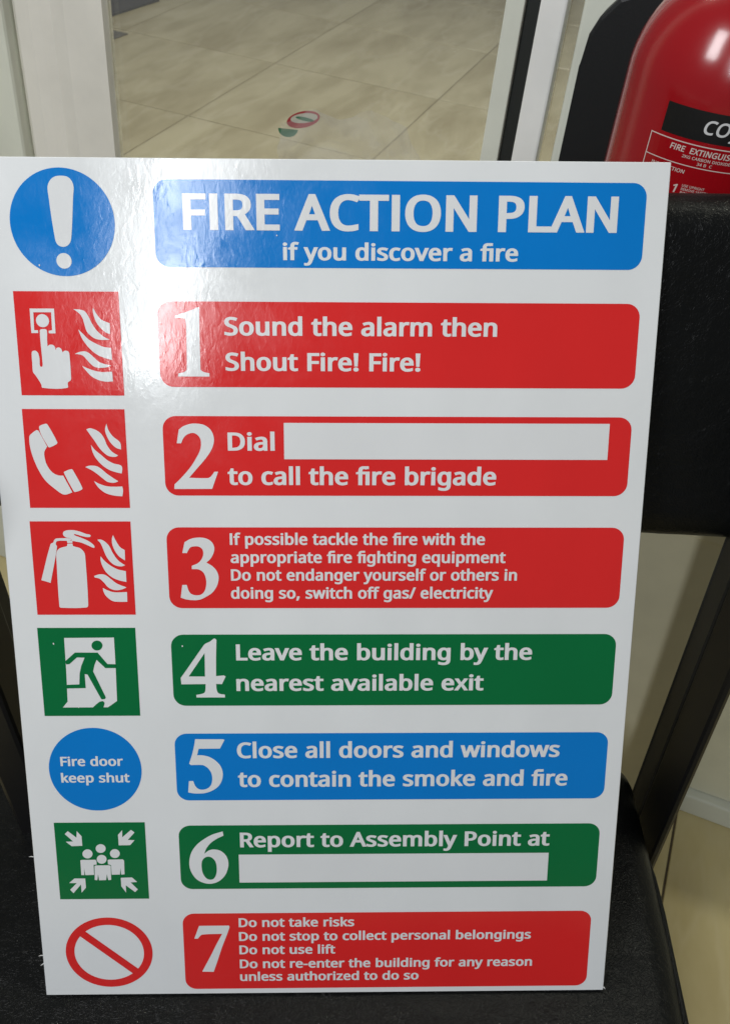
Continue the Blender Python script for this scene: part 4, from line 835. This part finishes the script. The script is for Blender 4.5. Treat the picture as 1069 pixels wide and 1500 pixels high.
bm = bmesh.new(); add_box(bm, -0.012, 0.012, -0.11, 0.015, z1 + 0.131, z1 + 0.139, 0.002)
bm_obj('carrying_handle', bm, M['plastic'], ext)
bm = bmesh.new(); add_box(bm, -0.010, 0.010, -0.12, 0.012, z1 + 0.152, z1 + 0.158, 0.002); add_box(bm, -0.008, 0.008, -0.006, 0.010, z1 + 0.1395, z1 + 0.1515)
bm_obj('squeeze_lever', bm, M['plastic'], ext)
bm = bmesh.new()
tube(bm, [(0.0125, 0, z1 + 0.11), (0.04, 0.0, z1 + 0.11), (0.07, 0.0, z1 + 0.09), (0.083, 0.0, z1 + 0.04), (0.083, 0, z1 - 0.06)], 0.008, 12)
tube(bm, [(0.083, 0, z1 - 0.06), (0.084, 0, z1 - 0.20)], [0.012, 0.026], 16)
bm_obj('discharge_horn', bm, M['plastic'], ext, True)

LZ = 0.0056
def on_body(V, T, name, mat, parent, off, s0, z0, k, shear=0.0, kx=None, slope=0.0, tilt=0.0):
    """wrap flat artwork round the cylinder: s is arc length in mm from the front, z height in m"""
    kx = kx or k
    vs = []
    for v in V:
        x, y = v[:2]; eo = off + (v[2] if len(v) > 2 else 0.0)
        s = s0 + (x + shear * y) * kx; z = z0 + y * k * MM + slope * (x * kx) * MM
        a_ = s * MM / ER
        vs.append(((ER + eo) * math.sin(a_), -(ER + eo) * math.cos(a_), z + LZ - CT))
    me = bpy.data.meshes.new(name); me.from_pydata(vs, [], T); me.update()
    return link(name, me, mat, parent)
def strip(s0, s1, z0, z1_, n_=24):
    V = [(s0 + (s1 - s0) * i / n_, z) for i in range(n_ + 1) for z in (z0, z1_)]
    T = [[2 * i, 2 * i + 2, 2 * i + 3, 2 * i + 1] for i in range(n_)]
    return V, T
def body_strip(name, s0, s1, za, zb, mat, parent, off=0.0002):
    V, T = strip(s0, s1, za * 1000, zb * 1000)
    return on_body([(v[0], v[1]) for v in V], T, name, mat, parent, off, 0, 0, 1.0)
SC = 1.0
def body_text(s, s0, s1, z, cap, mat, parent, shear=0.0, off=0.0004, dx=16, dy=10):
    V, T, w = layout(s, 14, dx, dy)
    # split long triangles is not needed: letters are small against the radius
    k = cap / 500.0; kx = (s1 - s0) / w
    return on_body(V, T, 'lettering', mat, parent, off, s0, z, k, shear, kx)
SH = -0.0012
band = body_strip('agent_band', -31.5, 50, 0.9412, 0.9606, M['label_black'], ext)
body_text('CO', -4.0, 12.6, 0.9478 + SH, 9.0, M['label_white'], band, 0.16, 0.0005, 14, 14)
body_text('2', 14.0, 18.6, 0.9447 + SH, 6.0, M['label_white'], band, 0.16, 0.0005, 14, 14)
lab = body_strip('instruction_label', -38.6, 60, 0.878, 0.9384, M['enamel'], ext, 0.00015)
for (a_, b__, c_, d_) in ((-38.4, 60, 0.9380, 0.9387), (-38.4, 60, 0.9237, 0.9243)):
    body_strip('label_line', a_, b__, c_, d_, M['label_ink'], lab, 0.0003)
body_strip('label_line', -38.6, -37.9, 0.878, 0.9387, M['label_ink'], lab, 0.0003)
body_text('FIRE  EXTINGUISHER', -21.7, 29.0, 0.9322, 3.9, M['label_ink'], lab, 0.12, 0.0004, 18, 14)
body_text('2KG CARBON DIOXIDE GAS', -12.0, 27.0, 0.9288, 2.0, M['label_ink'], lab, 0.05, 0.0004, 10, 6)
body_text('34 B  C', -1.0, 9.0, 0.9257, 2.0, M['label_ink'], lab, 0.05, 0.0004, 10, 6)
body_text('INSTRUCTION', -31.8, -7.5, 0.9184, 2.6, M['label_ink'], lab, 0.10, 0.0004, 12, 8)
body_text('1', -12.6, -9.8, 0.9046, 6.0, M['label_ink'], lab, 0.15, 0.0004, 14, 10)
body_text('USE UPRIGHT', -6.1, 9.0, 0.9098, 1.8, M['label_ink'], lab, 0.05, 0.0004, 8, 5)
body_text('REMOVE SAFETY', -6.1, 11.8, 0.9073, 1.8, M['label_ink'], lab, 0.05, 0.0004, 8, 5)
body_text('PIN', -6.1, -1.5, 0.9048, 1.8, M['label_ink'], lab, 0.05, 0.0004, 8, 5)

# black case behind the extinguisher
case = empty('plastic_case', Matrix.Translation((-0.03, 0.840, CT)), 'black plastic case with chamfered corners, upright behind the fire extinguisher', 'case')
k_ = 0.826 / 0.80
zc = lambda z: 1.17 - (1.17 - z) * k_ - CT
prof = [(-0.1235, 0.0), (-0.1235, zc(0.945)), (-0.1215, zc(0.968)), (-0.116, zc(0.981)), (-0.104, zc(0.996)), (-0.088, zc(1.003)), (0.040, zc(1.003)), (0.058, zc(0.99)), (0.064, zc(0.96)), (0.064, 0.0)]
bm = bmesh.new()
fr = [bm.verts.new((x + 0.03, -0.014, z)) for x, z in prof]; bk = [bm.verts.new((x + 0.03, 0.020, z)) for x, z in prof]
bm.faces.new(fr); bm.faces.new(bk[::-1])
for i in range(len(prof)):
    j = (i + 1) % len(prof); bm.faces.new((fr[j], fr[i], bk[i], bk[j]))
bmesh.ops.bevel(bm, geom=[e for e in bm.edges if abs(e.verts[0].co.y - e.verts[1].co.y) < 1e-5], offset=0.003, segments=2, profile=0.5, affect='EDGES')
bm_obj('shell', bm, M['plastic'], case)
box('latch', 0.012, 0.034, -0.0185, -0.0145, zc(0.985), zc(0.998), M['plastic'], case, 0.001)

# added behind the board to imitate reflections in the glass: one open folded sheet
bm = bmesh.new()
NX_, NZ_ = 70, 60
rows = []
for j in range(NZ_ + 1):
    t = j / NZ_; row = []
    for i in range(NX_ + 1):
        u = i / NX_
        x = (u - 0.5) * 0.23
        ridge = 1 - abs(noise.noise(Vector((x * 22 + 5, t * 7, 1.0)))) * 2
        fine = 1 - abs(noise.noise(Vector((x * 60 + 2, t * 16, 6.0)))) * 2
        y = 0.016 * math.sin(u * 5.0 + t) + 0.007 * ridge + 0.0015 * fine
        top = 0.262 + 0.030 * noise.noise(Vector((x * 16, 2.0, 8.0))) + 0.006 * noise.noise(Vector((x * 40, 1.0, 3.0))) - 0.05 * abs(u - 0.45)
        row.append(bm.verts.new((x + 0.002 * fine, y, top * t)))
    rows.append(row)
for A, B in zip(rows, rows[1:]):
    for i in range(NX_): bm.faces.new((A[i], A[i + 1], B[i + 1], B[i]))
fold = bm_obj('reflection_sheet', bm, M['film'], None, True)
fold.location = (-0.230, 0.715, CT + 0.0003)
fold['label'] = 'crumpled clear sheet added for reflected glints, behind the top edge of the safety board'
fold['category'] = 'plastic wrap'
